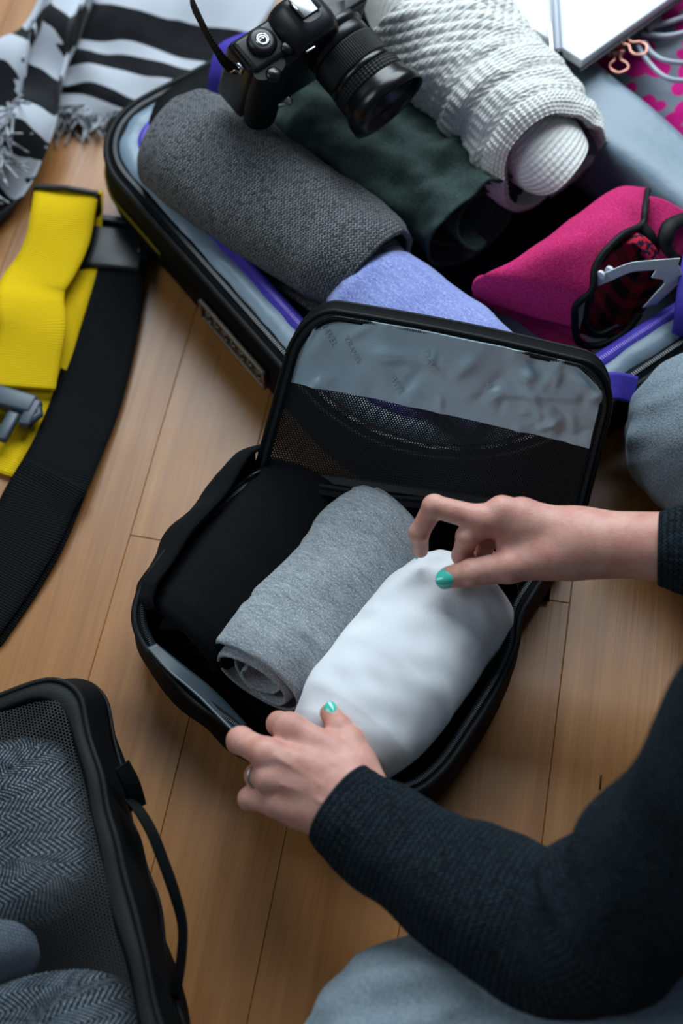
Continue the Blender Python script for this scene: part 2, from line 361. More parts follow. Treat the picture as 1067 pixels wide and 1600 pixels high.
sel = [i for i, p_ in enumerate(q) if (p_ - O) @ A < .16 and (p_ - O) @ B < .1]; i0 = [i for i in sel if (i - 1) % 220 not in sel][0]; q2 = np.array([q[(i0 + k) % 220] for k in range(len(sel))])
V = np.stack([q2 + [0, 0, .006], q2 + [0, 0, 0]], 0); b.grid(V); M['yellow_trim'] = webbing('yellow_trim', lin(120, 104, 14)); b.build('yellow_trim', M['yellow_trim'], suit, solid=.0015)
b = MB(); V = []
for a_, z_ in ((.006, .094), (.012, .1015), (.030, .1035), (.046, .1005), (.054, .085)): V.append([sc(a_ + (.03 * (1 - min(q / .05, 1)) ** 2), .062 + q, z_) for q in np.linspace(0, LB - .12, 40)])
V = np.array(V); V[..., 2] += nz(V, .07) * .002; b.grid(V, np.stack(np.broadcast_arrays(np.linspace(0, .3, 40)[None], np.arange(5)[:, None] * .01), -1)); b.build('end_flap', M['black_nylon'], suit, solid=.0015)
# badge on the near wall: raised frame and worn letter strokes
b = MB(); c = P(408, 508, .05); ca = (c - O) @ A; cz = .052
M['badge'] = plastic('badge', lin(120, 112, 100), .45, .5, .6)
for (da, dz, ha, hz) in ((0, .0125, .052, .0022), (0, -.0125, .052, .0018), (-.051, 0, .002, .0125), (.051, 0, .002, .0125)): b.box(sc(ca + da, -.006, cz + dz), A * ha, B * .002, (0, 0, hz), .0008)
badge = b.build('badge', M['badge'], suit)
b = MB(); 
for k in range(7):
    a_ = ca - .04 + k * .0135
    b.box(sc(a_, -.0065, cz), A * .0012, B * .0012, (0, 0, .006))
    if k % 2 == 0: b.box(sc(a_ + .003, -.0065, cz + .005), A * .003, B * .0012, (0, 0, .0011)); b.box(sc(a_ + .003, -.0065, cz - .005), A * .003, B * .0012, (0, 0, .0011))
    else: b.box(sc(a_ + .003, -.0065, cz + .001), A * .003, B * .0012, (0, 0, .0011))
b.build('raised_letters', M['badge'], badge); b = MB(); b.box(sc(ca, -.0045, cz), A * .05, B * .0012, (0, 0, .012), .0005); b.build('badge_plate', plastic('badge_plate', lin(60, 48, 40), .5, .4, .4), badge)
# second half of the case, opened out flat beyond the hinge
B0 = LB + .012
b = MB(); V, UV = rings([(.05, 0.001), (.02, .001), (.004, .01), (0, .03), (0, .075), (.006, .09), (.02, .094), (.032, .088), (.04, .05), (.05, .02), (.1, .015)], L=LA, W=.36, b0=B0); b.grid(V, UV, cv=True, flip=True); b.add(V[0], [tuple(range(len(V[0])))[::-1]]); b.add(V[-1], [tuple(range(len(V[-1])))]); b.build('lid_shell', M['black_nylon'], suit)
b = MB(); prof = [(LB - .052, .045), (LB - .05, .085), (LB - .045, .112), (LB - .034, .121), (LB - .012, .122), (LB + .012, .121), (LB + .024, .118), (LB + .032, .106), (LB + .038, .08)]
pr = spl(prof, 26); aa = np.linspace(.03, LA - .03, 90); V = np.array([[sc(a_, p_[0] + .004 * math.sin(a_ * 17), p_[1]) for a_ in aa] for p_ in pr]); V[..., 2] += nz(V, .16) * .006
b.grid(V, cu=False, flip=True); b.build('hinge_panel', M['grey_lining'], suit, solid=.002)
# purple webbing: tab at the near corner, two compression straps
def ribbon(name, pts, wid, mat, parent=None, th=.0016, n=40, wv=None, noise=0, sd=1, wvs=None, label=None):
    """flat tape swept along pts; wv is its width direction (or one per point)"""
    q = resamp(pts, n); T = np.gradient(q, axis=0); T /= np.linalg.norm(T, axis=1)[:, None]
    if wvs is not None: W = spl(wvs, n)
    elif wv is not None: W = np.broadcast_to(np.asarray(wv, float), q.shape)
    else: W = np.cross(T, [0, 0, 1.])
    W = W - (W * T).sum(1)[:, None] * T; W /= np.linalg.norm(W, axis=1)[:, None]; L = np.r_[0, np.cumsum(np.linalg.norm(np.diff(q, axis=0), axis=1))]
    s_ = np.linspace(-.5, .5, 9); V = q[:, None] + W[:, None] * (s_[None, :, None] * wid)
    if noise: V[..., 2] += Noise(sd)(V, .09) * noise
    UV = np.stack(np.broadcast_arrays((s_ * wid)[None], L[:, None]), -1); b = MB(); b.grid(V, UV)
    return b.build(name, mat, parent, solid=th)
ribbon('corner_tab', PP((925, 604, .108), (948, 603, .110), (970, 604, .108), (992, 610, .100)), .024, M['purple_tape'], suit, .002, wv=nrm(P(990, 582, .108) - P(968, 632, .098)))
ribbon('compression_strap', PP((1115, 330, .10), (1095, 390, .124), (1083, 450, .120), (1076, 510, .10), (1066, 556, .05)), .028, M['purple_tape'], suit, .002, wv=nrm(P(1080, 470, .1) - P(1045, 470, .1)))
ribbon('compression_strap', PP((420, 60, .135), (388, 66, .135), (356, 84, .132), (346, 118, .12), (342, 155, .10)), .024, M['purple_tape'], suit, .002, wv=nrm(P(380, 100, .12) - P(345, 100, .12)))

# ------------------------------------------------------------------ rolled clothes
def roll(mb, p0, p1, rx, rz, turns=3.0, th=.004, core=.25, t0=-1.2, sgn=1, prof=None, n=(46, 40), amp=.003, wl=.06, sd=1, wob=.06, tele=.006, taper=0, folds=(), bend=0, skew=0):
    """cloth wound into a spiral around the line p0-p1: returns grid [axis, winding, xyz]. Outermost turn is the visible skin."""
    p0, p1 = np.asarray(p0, float), np.asarray(p1, float); ax = nrm(p1 - p0); lat = nrm(np.cross(ax, [0, 0, 1])); up = np.cross(lat, ax)
    nu, per = n; nv = int(per * turns) + 1; u = np.linspace(0, 1, nu); s_ = np.linspace(0, 1, nv); r = np.random.default_rng(sd)
    th_ = t0 + sgn * 2 * math.pi * turns * (s_ - 1); rho = core + (1 - core) * s_
    ph = r.uniform(0, 6, 6); wobv = 1 + wob * (np.sin(th_ * 2 + ph[0]) * .5 + np.sin(th_ * 3 + ph[1]) * .35) * (1 - .5 * s_)
    pf = np.ones(nu) if prof is None else np.interp(u, *zip(*prof)); Lg = np.linalg.norm(p1 - p0)
    ext = (np.sin(s_ * 9 + ph[2]) + np.sin(s_ * 21 + ph[3])) * tele * (1 - s_ ** 4)
    U_ = (u[:, None] - .5) * (Lg + 2 * ext[None]) + skew * np.sin(th_)[None]
    c = (p0 + p1) / 2 + bend * np.sin(math.pi * u)[:, None] * lat
    base_ = c[:, None] + U_[..., None] * ax
    V = base_ + (pf[:, None] * (rho * wobv)[None])[..., None] * (rx * np.cos(th_)[None, :, None] * lat + rz * np.sin(th_)[None, :, None] * up)
    N_ = (np.cos(th_)[:, None] * lat / rx + np.sin(th_)[:, None] * up / rz); N_ /= np.linalg.norm(N_, axis=1)[:, None]
    d = Noise(sd)(V, wl) * amp + Noise(sd + 50)(V, wl * .35) * amp * .35
    for (u0, v0, u1, v1, w_, a_) in folds:                     # creases on the outer turn: along (u, angle) segments, in metres
        X, Y = U_ + Lg / 2, (th_ * (rx + rz) / 2)[None] + 0 * U_; ax_, ay_ = u0, v0; bx_, by_ = u1 - u0, v1 - v0
        t = np.clip(((X - ax_) * bx_ + (Y - ay_) * by_) / (bx_ * bx_ + by_ * by_), 0, 1); dd = np.hypot(X - ax_ - t * bx_, Y - ay_ - t * by_)
        d = d + a_ * np.exp(-(dd / w_) ** 2) * np.sin(np.clip(t, .02, .98) * math.pi) ** .5
    fade = np.clip((s_ - (1 - 1 / turns)) * 6, .15, 1)
    V = V + (d * fade[None])[..., None] * N_[None]
    L = np.r_[0, np.cumsum(np.hypot(np.diff(rho * rx * np.cos(th_)), np.diff(rho * rz * np.sin(th_))))]
    UV = np.stack(np.broadcast_arrays(L[None], (u * Lg)[:, None]), -1)
    mb.grid(V, UV, flip=sgn > 0); return V
def melange(name, c, dark, light, sc=420, stretch=(1, .25, 1), bump=.0004, big=25):
    """heathered jersey"""
    m = NT(name, .93, .15); uv = m.uv(); n1 = m.noise(m.map(uv, (sc * stretch[0], sc * stretch[1], 1)), 1.0, 3, .7); n2 = m.noise(m.map(uv, (sc * 2.2, sc * 1.4, 1)), 1.0, 2); n3 = m.noise(m.obj(), big, 3)
    x = m.mix(m.ramp(n1, [(.32, (0, 0, 0)), (.68, (1, 1, 1))]), dark, c); x = m.mix(m.ramp(n2, [(.5, (0, 0, 0)), (.8, (1, 1, 1))]), x, light); x = m.mix(m.math('MULTIPLY', n3, .2), x, dark); m.col(x)
    m.b.inputs['Sheen Weight'].default_value = .25; m.bump(m.math('ADD', n1, n2), bump); return m.m

# grey ribbed-knit sweater along the near side of the case
M['tweed'] = knit('tweed', lin(186, 188, 188), lin(66, 70, 74), .0040, .0032, .9, .0016, ns=300, blot=.2)
b = MB(); roll(b, P(262, 215, .105) , P(590, 432, .105), .072, .058, 2.6, .005, .3, -.9, 1, [(0, .84), (.03, .97), (.16, 1.04), (.5, 1.05), (.85, 1.0), (.95, .9), (1, .78)], (90, 50), .004, .09, 3, .05, .004, folds=[(.30, .02, .40, .10, .008, -.006)])
o = b.build('rolled_sweater', M['tweed'], solid=.005, off=-1)
tag(o, 'rolled grey tweedy knit sweater along the near side of the suitcase', 'sweater', 'clothes in the suitcase')
# lavender shirt
M['lavender'] = melange('lavender', lin(146, 158, 212), lin(110, 122, 185), lin(190, 198, 235), 260, (1, .12, 1))
b = MB(); roll(b, P(560, 440, .095), P(800, 640, .085), .062, .048, 2.6, .004, .3, .4, -1, [(0, .7), (.08, .92), (.3, 1), (1, .95)], (60, 44), .0035, .08, 8, .05, .003)
o = b.build('rolled_shirt', M['lavender'], solid=.0035, off=-1); tag(o, 'lavender blue heathered shirt rolled up behind the open cube lid', 'shirt', 'clothes in the suitcase')
# dark green garment under the camera
M['green'] = cloth('green', lin(62, 78, 74), lin(36, 50, 48), 700, .85, .2, .0004)
b = MB(); roll(b, P(430, 110, .09), P(735, 345, .09), .078, .056, 3.0, .004, .3, -1.6, 1, [(0, .8), (.5, 1), (.80, .95), (.90, .78), (1, .92)], (110, 80), .008, .06, 12, .2, .012,
  folds=[(.16, -.02, .40, .03, .008, .012), (.22, .06, .42, .03, .007, -.010), (.18, .10, .40, .06, .009, .011), (.26, .13, .44, .10, .007, .012), (.28, .03, .44, -.02, .006, .009), (.22, .02, .36, -.05, .007, -.008)])
o = b.build('rolled_jacket', M['green'], solid=.003, off=-1); tag(o, 'crumpled dark green garment rolled under the camera', 'jacket', 'clothes in the suitcase')
# white cable sweater: honeycomb panel at the far end, cables, ribbing at the near end
m = NT('cable_knit', .95, .15); uv = m.uv(); sp = m.n('ShaderNodeSeparateXYZ', Vector=uv); U_, V_ = sp.outputs[0], sp.outputs[1]
st = m.math('SINE', m.math('MULTIPLY', V_, 2 * math.pi / .0042)); n1 = m.noise(m.obj(), 500, 3, .7)
m.col(m.mix(m.ramp(n1, [(.3, (0, 0, 0)), (.7, (1, 1, 1))]), lin(222, 222, 216), lin(244, 243, 238))); m.b.inputs['Sheen Weight'].default_value = .4
m.bump(m.math('ADD', m.math('MULTIPLY', st, .3), n1), .0012); M['cable_knit'] = m.m
b = MB(); V = roll(b, P(640, 20, .145), P(862, 262, .115), .083, .070, 2.4, .008, .30, -1.8, 1, [(0, 1.05), (.5, 1.02), (.85, 1.0), (.94, .95), (1, .86)], (250, 300), .0045, .08, 21, .12, .018)
V0 = b.V[0].reshape(V.shape); UVg = b.UV[0].reshape(V.shape[0], V.shape[1], 2); Nn = gridnormals(V0); u_, v_ = UVg[..., 0], UVg[..., 1]; Lg = v_.max(); vv = v_ / Lg
p_ = .0165; a1, a2 = u_ / p_, v_ / (p_ * .9)
honey = np.abs(np.sin(math.pi * (a1 + a2) / 1)) * np.abs(np.sin(math.pi * (a1 - a2) / 1)); honey = -1.0 * honey ** .7
k = np.mod(v_, .036) / .036; cab = np.where(k < .5, np.abs(np.sin(2 * math.pi * (u_ / .022 + .35 * np.sin(4 * math.pi * k)))) ** .7 * np.sin(k * 2 * math.pi), .25 * np.sin(2 * math.pi * u_ / .009))
rib = np.sin(2 * math.pi * u_ / .0060) * .45
f1 = np.clip((.48 - vv) * 18, 0, 1); f3 = np.clip((vv - .86) * 30, 0, 1); disp = honey * f1 + cab * (1 - f1) * (1 - f3) + rib * f3
b.V[0] = (V0 - Nn * (disp * .0028 * np.clip((np.arange(V.shape[1]) / V.shape[1] - .60) * 14, .12, 1)[None])[..., None] * (-1 if (Nn[5, -20] @ [0, 0, 1]) > 0 else 1)).reshape(-1, 3)
o = b.build('rolled_sweater', M['cable_knit'], solid=.006, off=-1); tag(o, 'thick white cable knit sweater rolled up beside the camera', 'sweater', 'clothes in the suitcase')

# pink fleece, black binding, tartan inside
M['fleece'] = cloth('fleece', lin(208, 52, 116), lin(176, 30, 90), 500, .95, .6, .0004, 14)
m = NT('plaid', .9, .2); uv = m.uv(); sp = m.n('ShaderNodeSeparateXYZ', Vector=uv)
qa = m.math('GREATER_THAN', m.math('SINE', m.math('MULTIPLY', sp.outputs[0], 300)), .2); qb = m.math('GREATER_THAN', m.math('SINE', m.math('MULTIPLY', sp.outputs[1], 300)), .2)
m.col(m.mix(m.math('MULTIPLY', m.math('ADD', qa, qb), .5), lin(14, 9, 14), lin(118, 16, 34))); M['plaid'] = m.m
fl = empty('fleece_blanket', P(860, 470, .01), 'folded pink fleece with black binding and a white care label', 'blanket', 'clothes in the suitcase')
def sheet(edgeA, edgeB, n=(60, 50), bow=None, amp=.002, wl=.08, sd=4):
    """cloth surface spanned between two 3-D curves, with bow(t, s) added to z"""
    a, b_ = resamp(edgeA, n[0]), resamp(edgeB, n[0]); t = np.linspace(0, 1, n[1])
    V = a[:, None] * (1 - t)[None, :, None] + b_[:, None] * t[None, :, None]
    if bow is not None: V[..., 2] += bow(np.linspace(0, 1, n[0])[:, None], t[None])
    V[..., 2] += Noise(sd)(V, wl) * amp
    du = np.r_[0, np.cumsum(np.linalg.norm(np.diff(a, axis=0), axis=1))]; UV = np.stack(np.broadcast_arrays(du[:, None], t[None] * np.linalg.norm(b_[0] - a[0])), -1)
    return V, UV
# top layer runs from the left fold to the bound front edge
eL = PP((1010, 292, .125), (965, 292, .132), (900, 335, .135), (820, 395, .13), (760, 428, .12), (738, 446, .105), (742, 462, .09), (770, 478, .08))
eR = PP((1012, 298, .125), (1006, 330, .135), (1003, 352, .135), (968, 372, .145), (932, 412, .14), (925, 455, .125), (900, 478, .11), (898, 512, .085))
V, UV = sheet(eL, eR, (70, 56), lambda u, t: .012 * np.sin(math.pi * t) * np.sin(math.pi * np.clip(u, 0, 1)), .0022, .07, 9)
b = MB(); b.grid(V, UV, flip=True); b.build('top_layer', M['fleece'], fl, solid=.005, off=-1)
b = MB(); e2 = V[:, -1]; b.tube(resamp(e2[::3], 90) + [0, 0, .001], .0034, 8); 
cur = PP((898, 512, .085), (905, 535, .068), (935, 540, .062), (975, 520, .064), (1000, 490, .075)); b.tube(resamp(cur, 40), .0034, 8)
cur2 = PP((925, 455, .118), (918, 480, .10), (917, 508, .083), (935, 522, .072), (965, 510, .07)); b.tube(resamp(cur2, 40), .0028, 8)
b.build('binding', M['black_piping'], fl)
V, UV = sheet(PP((738, 452, .085), (744, 470, .06), (800, 500, .048), (860, 540, .04)), PP((900, 505, .075), (905, 530, .06), (915, 540, .05), (925, 552, .04)), (40, 30), lambda u, t: .006 * np.sin(math.pi * t) + 0 * u, .002, .05, 6)
b = MB(); b.grid(V, UV, flip=True); b.build('under_layer', M['fleece'], fl, solid=.004, off=-1)
V, UV = sheet(PP((1003, 352, .128), (935, 412, .132), (925, 460, .11), (905, 520, .07)), PP((1045, 380, .10), (1035, 430, .085), (1010, 480, .062), (960, 522, .055)), (40, 30), lambda u, t: -.03 * np.sin(math.pi * t) * np.sin(math.pi * u) ** .5, .002, .05, 6)
b = MB(); b.grid(V, UV); b.build('plaid_inside', M['plaid'], fl, solid=.003)
V, UV = sheet(PP((985, 310, .12), (1030, 315, .128), (1067, 330, .125), (1130, 345, .11)), PP((985, 380, .10), (1030, 420, .10), (1060, 440, .09), (1130, 450, .07)), (40, 30), lambda u, t: .004 * np.sin(math.pi * t) + 0 * u, .003, .05, 16)
b = MB(); b.grid(V, UV, flip=True); b.build('rear_layer', M['fleece'], fl, solid=.004, off=-1)
b = MB(); b.tube(resamp(PP((1075, 340, .128), (1048, 352, .135), (1040, 378, .13), (1052, 400, .115), (1070, 410, .10)), 40), .0075, 8, flat=.5); b.tube(resamp(PP((1003, 352, .137), (1018, 372, .13), (1025, 395, .115)), 20), .006, 8, flat=.5); b.build('binding', M['black_piping'], fl)
V, UV = sheet(PP((985, 362, .139), (1005, 368, .139), (1022, 385, .13), (1030, 402, .118)), PP((978, 380, .139), (995, 383, .135), (1010, 400, .125), (1020, 412, .112)), (20, 12), None, .001, .03)
b = MB(); b.grid(V, UV, flip=True); m = NT('red_check', .85); uvn = m.uv(); m.col(m.mix(m.ramp(m.noise(uvn, 160, 1), [(.48, (0, 0, 0)), (.52, (1, 1, 1))]), lin(225, 40, 70), lin(30, 30, 60))); b.build('plaid_turnback', m.m, fl, solid=.002)
M['label_white'] = cloth('label_white', lin(222, 226, 232), lin(205, 210, 220), 900, .6, .1, .0001)
ribbon('care_label', PP((930, 440, .128), (955, 430, .138), (985, 418, .146), (1020, 414, .148), (1060, 411, .146)), .011, M['label_white'], fl, .0008, wv=nrm(P(1000, 405, .15) - P(1000, 425, .135)))
ribbon('care_label', PP((1026, 420, .143), (1047, 425, .133), (1050, 440, .12), (1030, 462, .105), (1015, 478, .09)), .018, M['label_white'], fl, .0008, wv=nrm(P(1050, 430, .12) - P(1026, 440, .12)))
b = MB(); 
for q in ((938, 431), (951, 424)): b.tube(np.array([P(q[0], q[1], .137), P(q[0] + 3, q[1] - 3, .137)]), .0042, 10, flat=1)
b.build('cord_stopper', M['label_white'], fl)

# ------------------------------------------------------------------ open packing cube
cube = empty('packing_cube', P(510, 980, 0), 'open black packing cube with its net lid leaning on the suitcase', 'packing cube', 'packing cubes')
RP = PP((405, 738, .076), (335, 786, .075), (270, 848, .073), (229, 900, .071), (211, 945, .069), (216, 988, .065), (244, 1034, .062), (292, 1082, .060), (350, 1132, .061), (420, 1180, .064), (500, 1215, .066), (580, 1240, .066),
        (645, 1238, .066), (692, 1203, .067), (738, 1138, .07), (785, 1062, .072), (806, 1010, .074), (812, 955, .075), (850, 898, .076), (888, 838, .076), (902, 806, .077), (860, 797, .077), (780, 790, .077), (680, 781, .077), (560, 768, .077), (470, 752, .077))
RM = resamp(RP, 200, True); cen = RM.mean(0); nq = Noise(31)
def hring(zf, out, zabs=None):
    T = np.roll(RM, -1, 0) - np.roll(RM, 1, 0); N_ = np.stack([-T[:, 1], T[:, 0], 0 * T[:, 0]], 1); N_ /= np.linalg.norm(N_, axis=1)[:, None]
    if ((RM - cen) * N_).sum() < 0: N_ = -N_
    q = RM + N_ * (out + nq(RM * [1, 1, 0] + [0, 0, zf], .07)[:, None] * .0025 * (1 - abs(zf - .5)))
    q[:, 2] = RM[:, 2] * zf if zabs is None else zabs; return q
per = np.linspace(0, .9, 200)
def ringgrid(rs):
    V = np.array(rs); UV = np.stack(np.broadcast_arrays(per[None], np.arange(len(rs))[:, None] * .012), -1); return V, UV
b = MB(); V, UV = ringgrid([hring(0, -.03, .0015), hring(0, -.012, .0015), hring(.08, -.002), hring(.25, .003), hring(.45, .004), hring(.65, .002), hring(.8, .001), hring(.93, 0)]); b.grid(V, UV, cv=True)
V, UV = ringgrid([hring(.93, 0), hring(.93, -.004), hring(.6, -.004), hring(.2, -.006), hring(0, -.02, .0045), hring(0, -.05, .0045)]); b.grid(V, UV, cv=True)
b.add(hring(0, -.03, .0015), [tuple(range(200))]); b.add(hring(0, -.05, .0045), [tuple(range(200))]); b.build('side_walls', M['black_nylon'], cube)
b = MB(); b.tube(hring(.97, 0), .0028, 8, closed=True); b.build('piping', M['black_piping'], cube)
b = MB(); V, UV = ringgrid([hring(.97, -.001), hring(1.0, -.005), hring(.99, -.009)]); b.grid(V, UV, cv=True); b.build('zip_tape', M['black_nylon'], cube)
iz = [i for i, p_ in enumerate(RM)]; fr = hring(1.0, -.0055); 
k0 = int(np.argmin(np.linalg.norm(RM - P(405, 738, .076), axis=1))); k1 = int(np.argmin(np.linalg.norm(RM - P(888, 838, .076), axis=1)))
path = fr[k0:k1] if k0 < k1 else np.vstack([fr[k0:], fr[:k1]])
teeth(path, 'zip_teeth', M['zip_black'], cube, .0016, .0016, .0009, closed=False)
m = NT('coated_tape', .4, .5); m.col(lin(34, 48, 56)); M['coated'] = m.m
fa = PP((228, 1010, .070), (262, 1048, .066), (310, 1090, .064), (362, 1142, .064)); fb2 = PP((244, 1004, .066), (288, 1040, .058), (338, 1082, .052), (386, 1132, .052))
V, UV = sheet(fa, fb2, (40, 8)); b = MB(); b.grid(V, UV, flip=True); b.build('inner_flap', M['coated'], cube, solid=.001)
b = MB(); b.box(P(818, 940, .058), nrm(P(822, 958, .052) - P(816, 925, .06)) * .009, nrm(P(826, 940, .058) - P(812, 942, .058)) * .0035, (0, 0, .001), .001); b.tube(PP((808, 905, .075), (812, 920, .07), (815, 928, .062)), .0018, 6); b.build('zip_pull', M['black_plastic'], cube)
b = MB(); b.tube(PP((408, 736, .078), (398, 740, .081), (388, 746, .079), (382, 752, .075)), .0013, 6); b.build('zip_pull', M['black_plastic'], cube)
# lid: stands on the hinge, leans back on the case
LB0, LB1 = P(402, 728, .074), P(912, 800, .074); LT0, LT1 = P(470, 478, .205), P(968, 578, .195)
lid_n = nrm(np.cross(LB1 - LB0, LT0 - LB0))                                            # towards the case, away from the viewer
if lid_n[1] < 0: lid_n = -lid_n
W0, H0 = np.linalg.norm(LB1 - LB0), np.linalg.norm(LT0 - LB0)
def Ls(s_, t):                                                                        # lid surface; soft bulge and a bowed top edge
    s_, t = np.broadcast_arrays(np.asarray(s_, float), np.asarray(t, float)); s_, t = s_[..., None], t[..., None]
    V = (LB0 * (1 - s_) + LB1 * s_) * (1 - t) + (LT0 * (1 - s_) + LT1 * s_) * t
    return V + lid_n * (.006 * np.sin(math.pi * s_) * np.sin(math.pi * t)) + np.array([0, 0, .006]) * np.sin(math.pi * s_) * t - lid_n * .010 * np.sin(math.pi * np.clip(t, 0, 1)) * (s_ > 2)
def inset(t, top=.30, r=.115):                                                        # rounded top corners: fraction cut from each side at height t
    q = np.clip((t - (1 - top)) / top, 0, 1); return r * (1 - np.sqrt(np.clip(1 - q ** 2, 0, 1)))
def outline(off=0.0, n=160):
    p_ = [(off, q) for q in np.linspace(0, .70, 20)]
    for a_ in np.linspace(0, math.pi / 2, 16)[1:]: p_.append((off + .115 * (1 - math.cos(a_)), .70 + (.30 - off * 1.5) * math.sin(a_)))
    p_ += [(q, 1 - off * 1.5) for q in np.linspace(.14, .86, 24)]
    for a_ in np.linspace(math.pi / 2, 0, 16)[:-1]: p_.append((1 - off - .115 * (1 - math.cos(a_)), .70 + (.30 - off * 1.5) * math.sin(a_)))
    p_ += [(1 - off, q) for q in np.linspace(.70, 0, 20)]
    p_ = np.array(p_); return resamp(Ls(p_[:, 0], p_[:, 1]), n)
lid = None
def panel(t0, t1, nt, ns, disp=None, mrg=.02):
    t = np.linspace(t0[0], t1[0], nt); s_ = np.linspace(0, 1, ns); T0 = t0[0] + (t0[1] - t0[0]) * s_; T1 = t1[0] + (t1[1] - t1[0]) * s_
    f = np.linspace(0, 1, nt)[:, None]; T_ = T0[None] * (1 - f) + T1[None] * f; e = inset(T_) + mrg; S_ = e + (1 - 2 * e) * s_[None]
    V = Ls(S_, T_); UV = np.stack([S_ * W0, T_ * H0], -1)
    if disp is not None: V = V - lid_n * disp(S_, T_)[..., None]
    return V, UV
V, UV = panel((.0, .0), (.55, .455), 30, 60, lambda s_, t: -.004 * np.sin(math.pi * s_) * np.sin(2.2 * math.pi * t)); b = MB(); b.grid(V, UV)
M['netting'] = netting('netting', lin(14, 18, 21), .0024, .205)
lidp = b.build('net_panel', M['netting'], cube)
wr = np.random.default_rng(4); WR = []
for k in range(46):
    s0 = wr.uniform(.03, .97); t0 = wr.uniform(.46, .58) if k < 20 else wr.uniform(.5, .93); an = wr.normal(1.35 if k < 20 else .9, .35) * (1 if wr.random() < .6 else -1); ln = wr.uniform(.01, .035)
    WR.append((s0 * W0, t0 * H0, s0 * W0 + ln * math.cos(an), t0 * H0 + ln * math.sin(an), wr.uniform(.003, .007), wr.uniform(.0010, .0026) * (1 if wr.random() < .7 else -1)))
for (s0, t0, s1, t1, w_, a_) in ((.15, .8, .62, .84, .008, .003), (.55, .66, .95, .80, .006, .003), (.86, .93, .96, .78, .005, .004), (.50, .70, .58, .93, .007, .003), (.60, .60, .66, .80, .006, -.003), (.72, .80, .82, .62, .005, .003), (.25, .62, .30, .9, .010, .003), (.38, .6, .42, .75, .006, -.003), (.08, .7, .1, .9, .009, .003), (.80, .5, .86, .62, .004, .003)):
    WR.append((s0 * W0, t0 * H0, s1 * W0, t1 * H0, w_, a_))
def wrinkle(S_, T_):
    X, Y = S_ * W0, T_ * H0; d = Noise(77)(np.stack([X, Y, 0 * X], -1), .07) * .0018 + .004 * np.sin(math.pi * S_)
    for (x0, y0, x1, y1, w_, a_) in WR:
        bx, by = x1 - x0, y1 - y0; t = np.clip(((X - x0) * bx + (Y - y0) * by) / (bx * bx + by * by), 0, 1); dd = np.hypot(X - x0 - t * bx, Y - y0 - t * by); d = d + a_ * np.exp(-(dd / w_) ** 2) * (.3 + .7 * np.sin(np.clip(t, 0, 1) * math.pi))
    return d
V, UV = panel((.55, .455), (.985, .985), 110, 240, wrinkle); b = MB(); b.grid(V, UV, flip=True)
m = NT('coated_lining', .30, .5); n1 = m.noise(m.obj(), 20, 3); m.col(m.mix(m.math('MULTIPLY', n1, .5), lin(188, 212, 224), lin(164, 190, 204))); m.bump(m.noise(m.obj(), 120, 3), .0004, .4); M['coated_lining'] = m.m
lining = b.build('lining_panel', M['coated_lining'], cube, solid=.0008)
m = NT('faint_print', .35, .5); m.col(lin(196, 207, 214)); M['faint_print'] = m.m
def text(name, body, size, pos, X, Y, mat, parent, ext=.0001):
    cu = bpy.data.curves.new(name, 'FONT'); cu.body = body; cu.size = size; cu.extrude = ext; cu.align_x = 'CENTER'; cu.align_y = 'CENTER'; cu.resolution_u = 2
    o = bpy.data.objects.new(name, cu); COL.objects.link(o); dg = bpy.context.evaluated_depsgraph_get(); me = bpy.data.meshes.new_from_object(o.evaluated_get(dg)); bpy.data.objects.remove(o)
    X = nrm(X); Y = nrm(Y - X * (Y @ X)); Z = np.cross(X, Y); n = len(me.vertices); co = np.empty(n * 3); me.vertices.foreach_get('co', co); co = co.reshape(-1, 3)
    co = np.asarray(pos) + co[:, :1] * X + co[:, 1:2] * Y + co[:, 2:] * Z; mb = MB(); mb.add(co, [tuple(p_.vertices) for p_ in me.polygons]); return mb.build(name, mat, parent, smooth=False)
LX, LY = nrm(LB1 - LB0), nrm(LT0 - LB0)
for (s_, t, an) in ((.19, .80, -.9), (.43, .82, -.9), (.34, .66, -.95), (.10, .88, -.9), (.63, .72, -.9)):
    pos = Ls(s_, t) - lid_n * (wrinkle(np.array(s_), np.array(t)) + .0012); Xd = LX * math.cos(an) + LY * math.sin(an); Yd = -LX * math.sin(an) + LY * math.cos(an); text('faint_print', 'TRAVEL', .0075, pos, Xd, Yd, M['faint_print'], lining)
# border: zip tape around the panels, piping, and the gusset behind
def rimband(offs, depth, name, mat, solid=.001):
    R_ = [outline(o_) + lid_n * d_ for o_, d_ in zip(offs, depth)]; V = np.array(R_); b = MB(); UV = np.stack(np.broadcast_arrays(np.linspace(0, .6, 160)[None], np.arange(len(R_))[:, None] * .008), -1); b.grid(V, UV); return b.build(name, mat, cube, solid=solid)
rimband([.03, .022, .012, 0], [.001, -.003, -.003, 0], 'lid_zip_tape', M['black_piping'])
rimband([0, -.002, 0], [0, .010, .020], 'lid_gusset', M['black_nylon'])
b = MB(); b.tube(outline(0), .0024, 8, up=lid_n); b.tube(outline(.002) + lid_n * .020, .0022, 8, up=lid_n); b.tube(outline(.028) - lid_n * .0015, .0014, 6, up=lid_n); b.build('lid_piping', M['black_piping'], cube)
teeth(outline(.016)[::1] - lid_n * .0032, 'lid_zip_teeth', M['zip_black'], cube, .0016, .0014, .0008, up=-lid_n, closed=False)
s_ = np.linspace(0, 1, 60); V = np.array([Ls(s_, 0 * s_) + lid_n * .004, (LB0 * (1 - s_[:, None]) + LB1 * s_[:, None]) + np.array([0, -.004, -.008]), (P(405, 742, .072) * (1 - s_[:, None]) + P(902, 808, .073) * s_[:, None])]); b = MB(); b.grid(V); b.build('hinge', M['black_nylon'], cube, solid=.001)

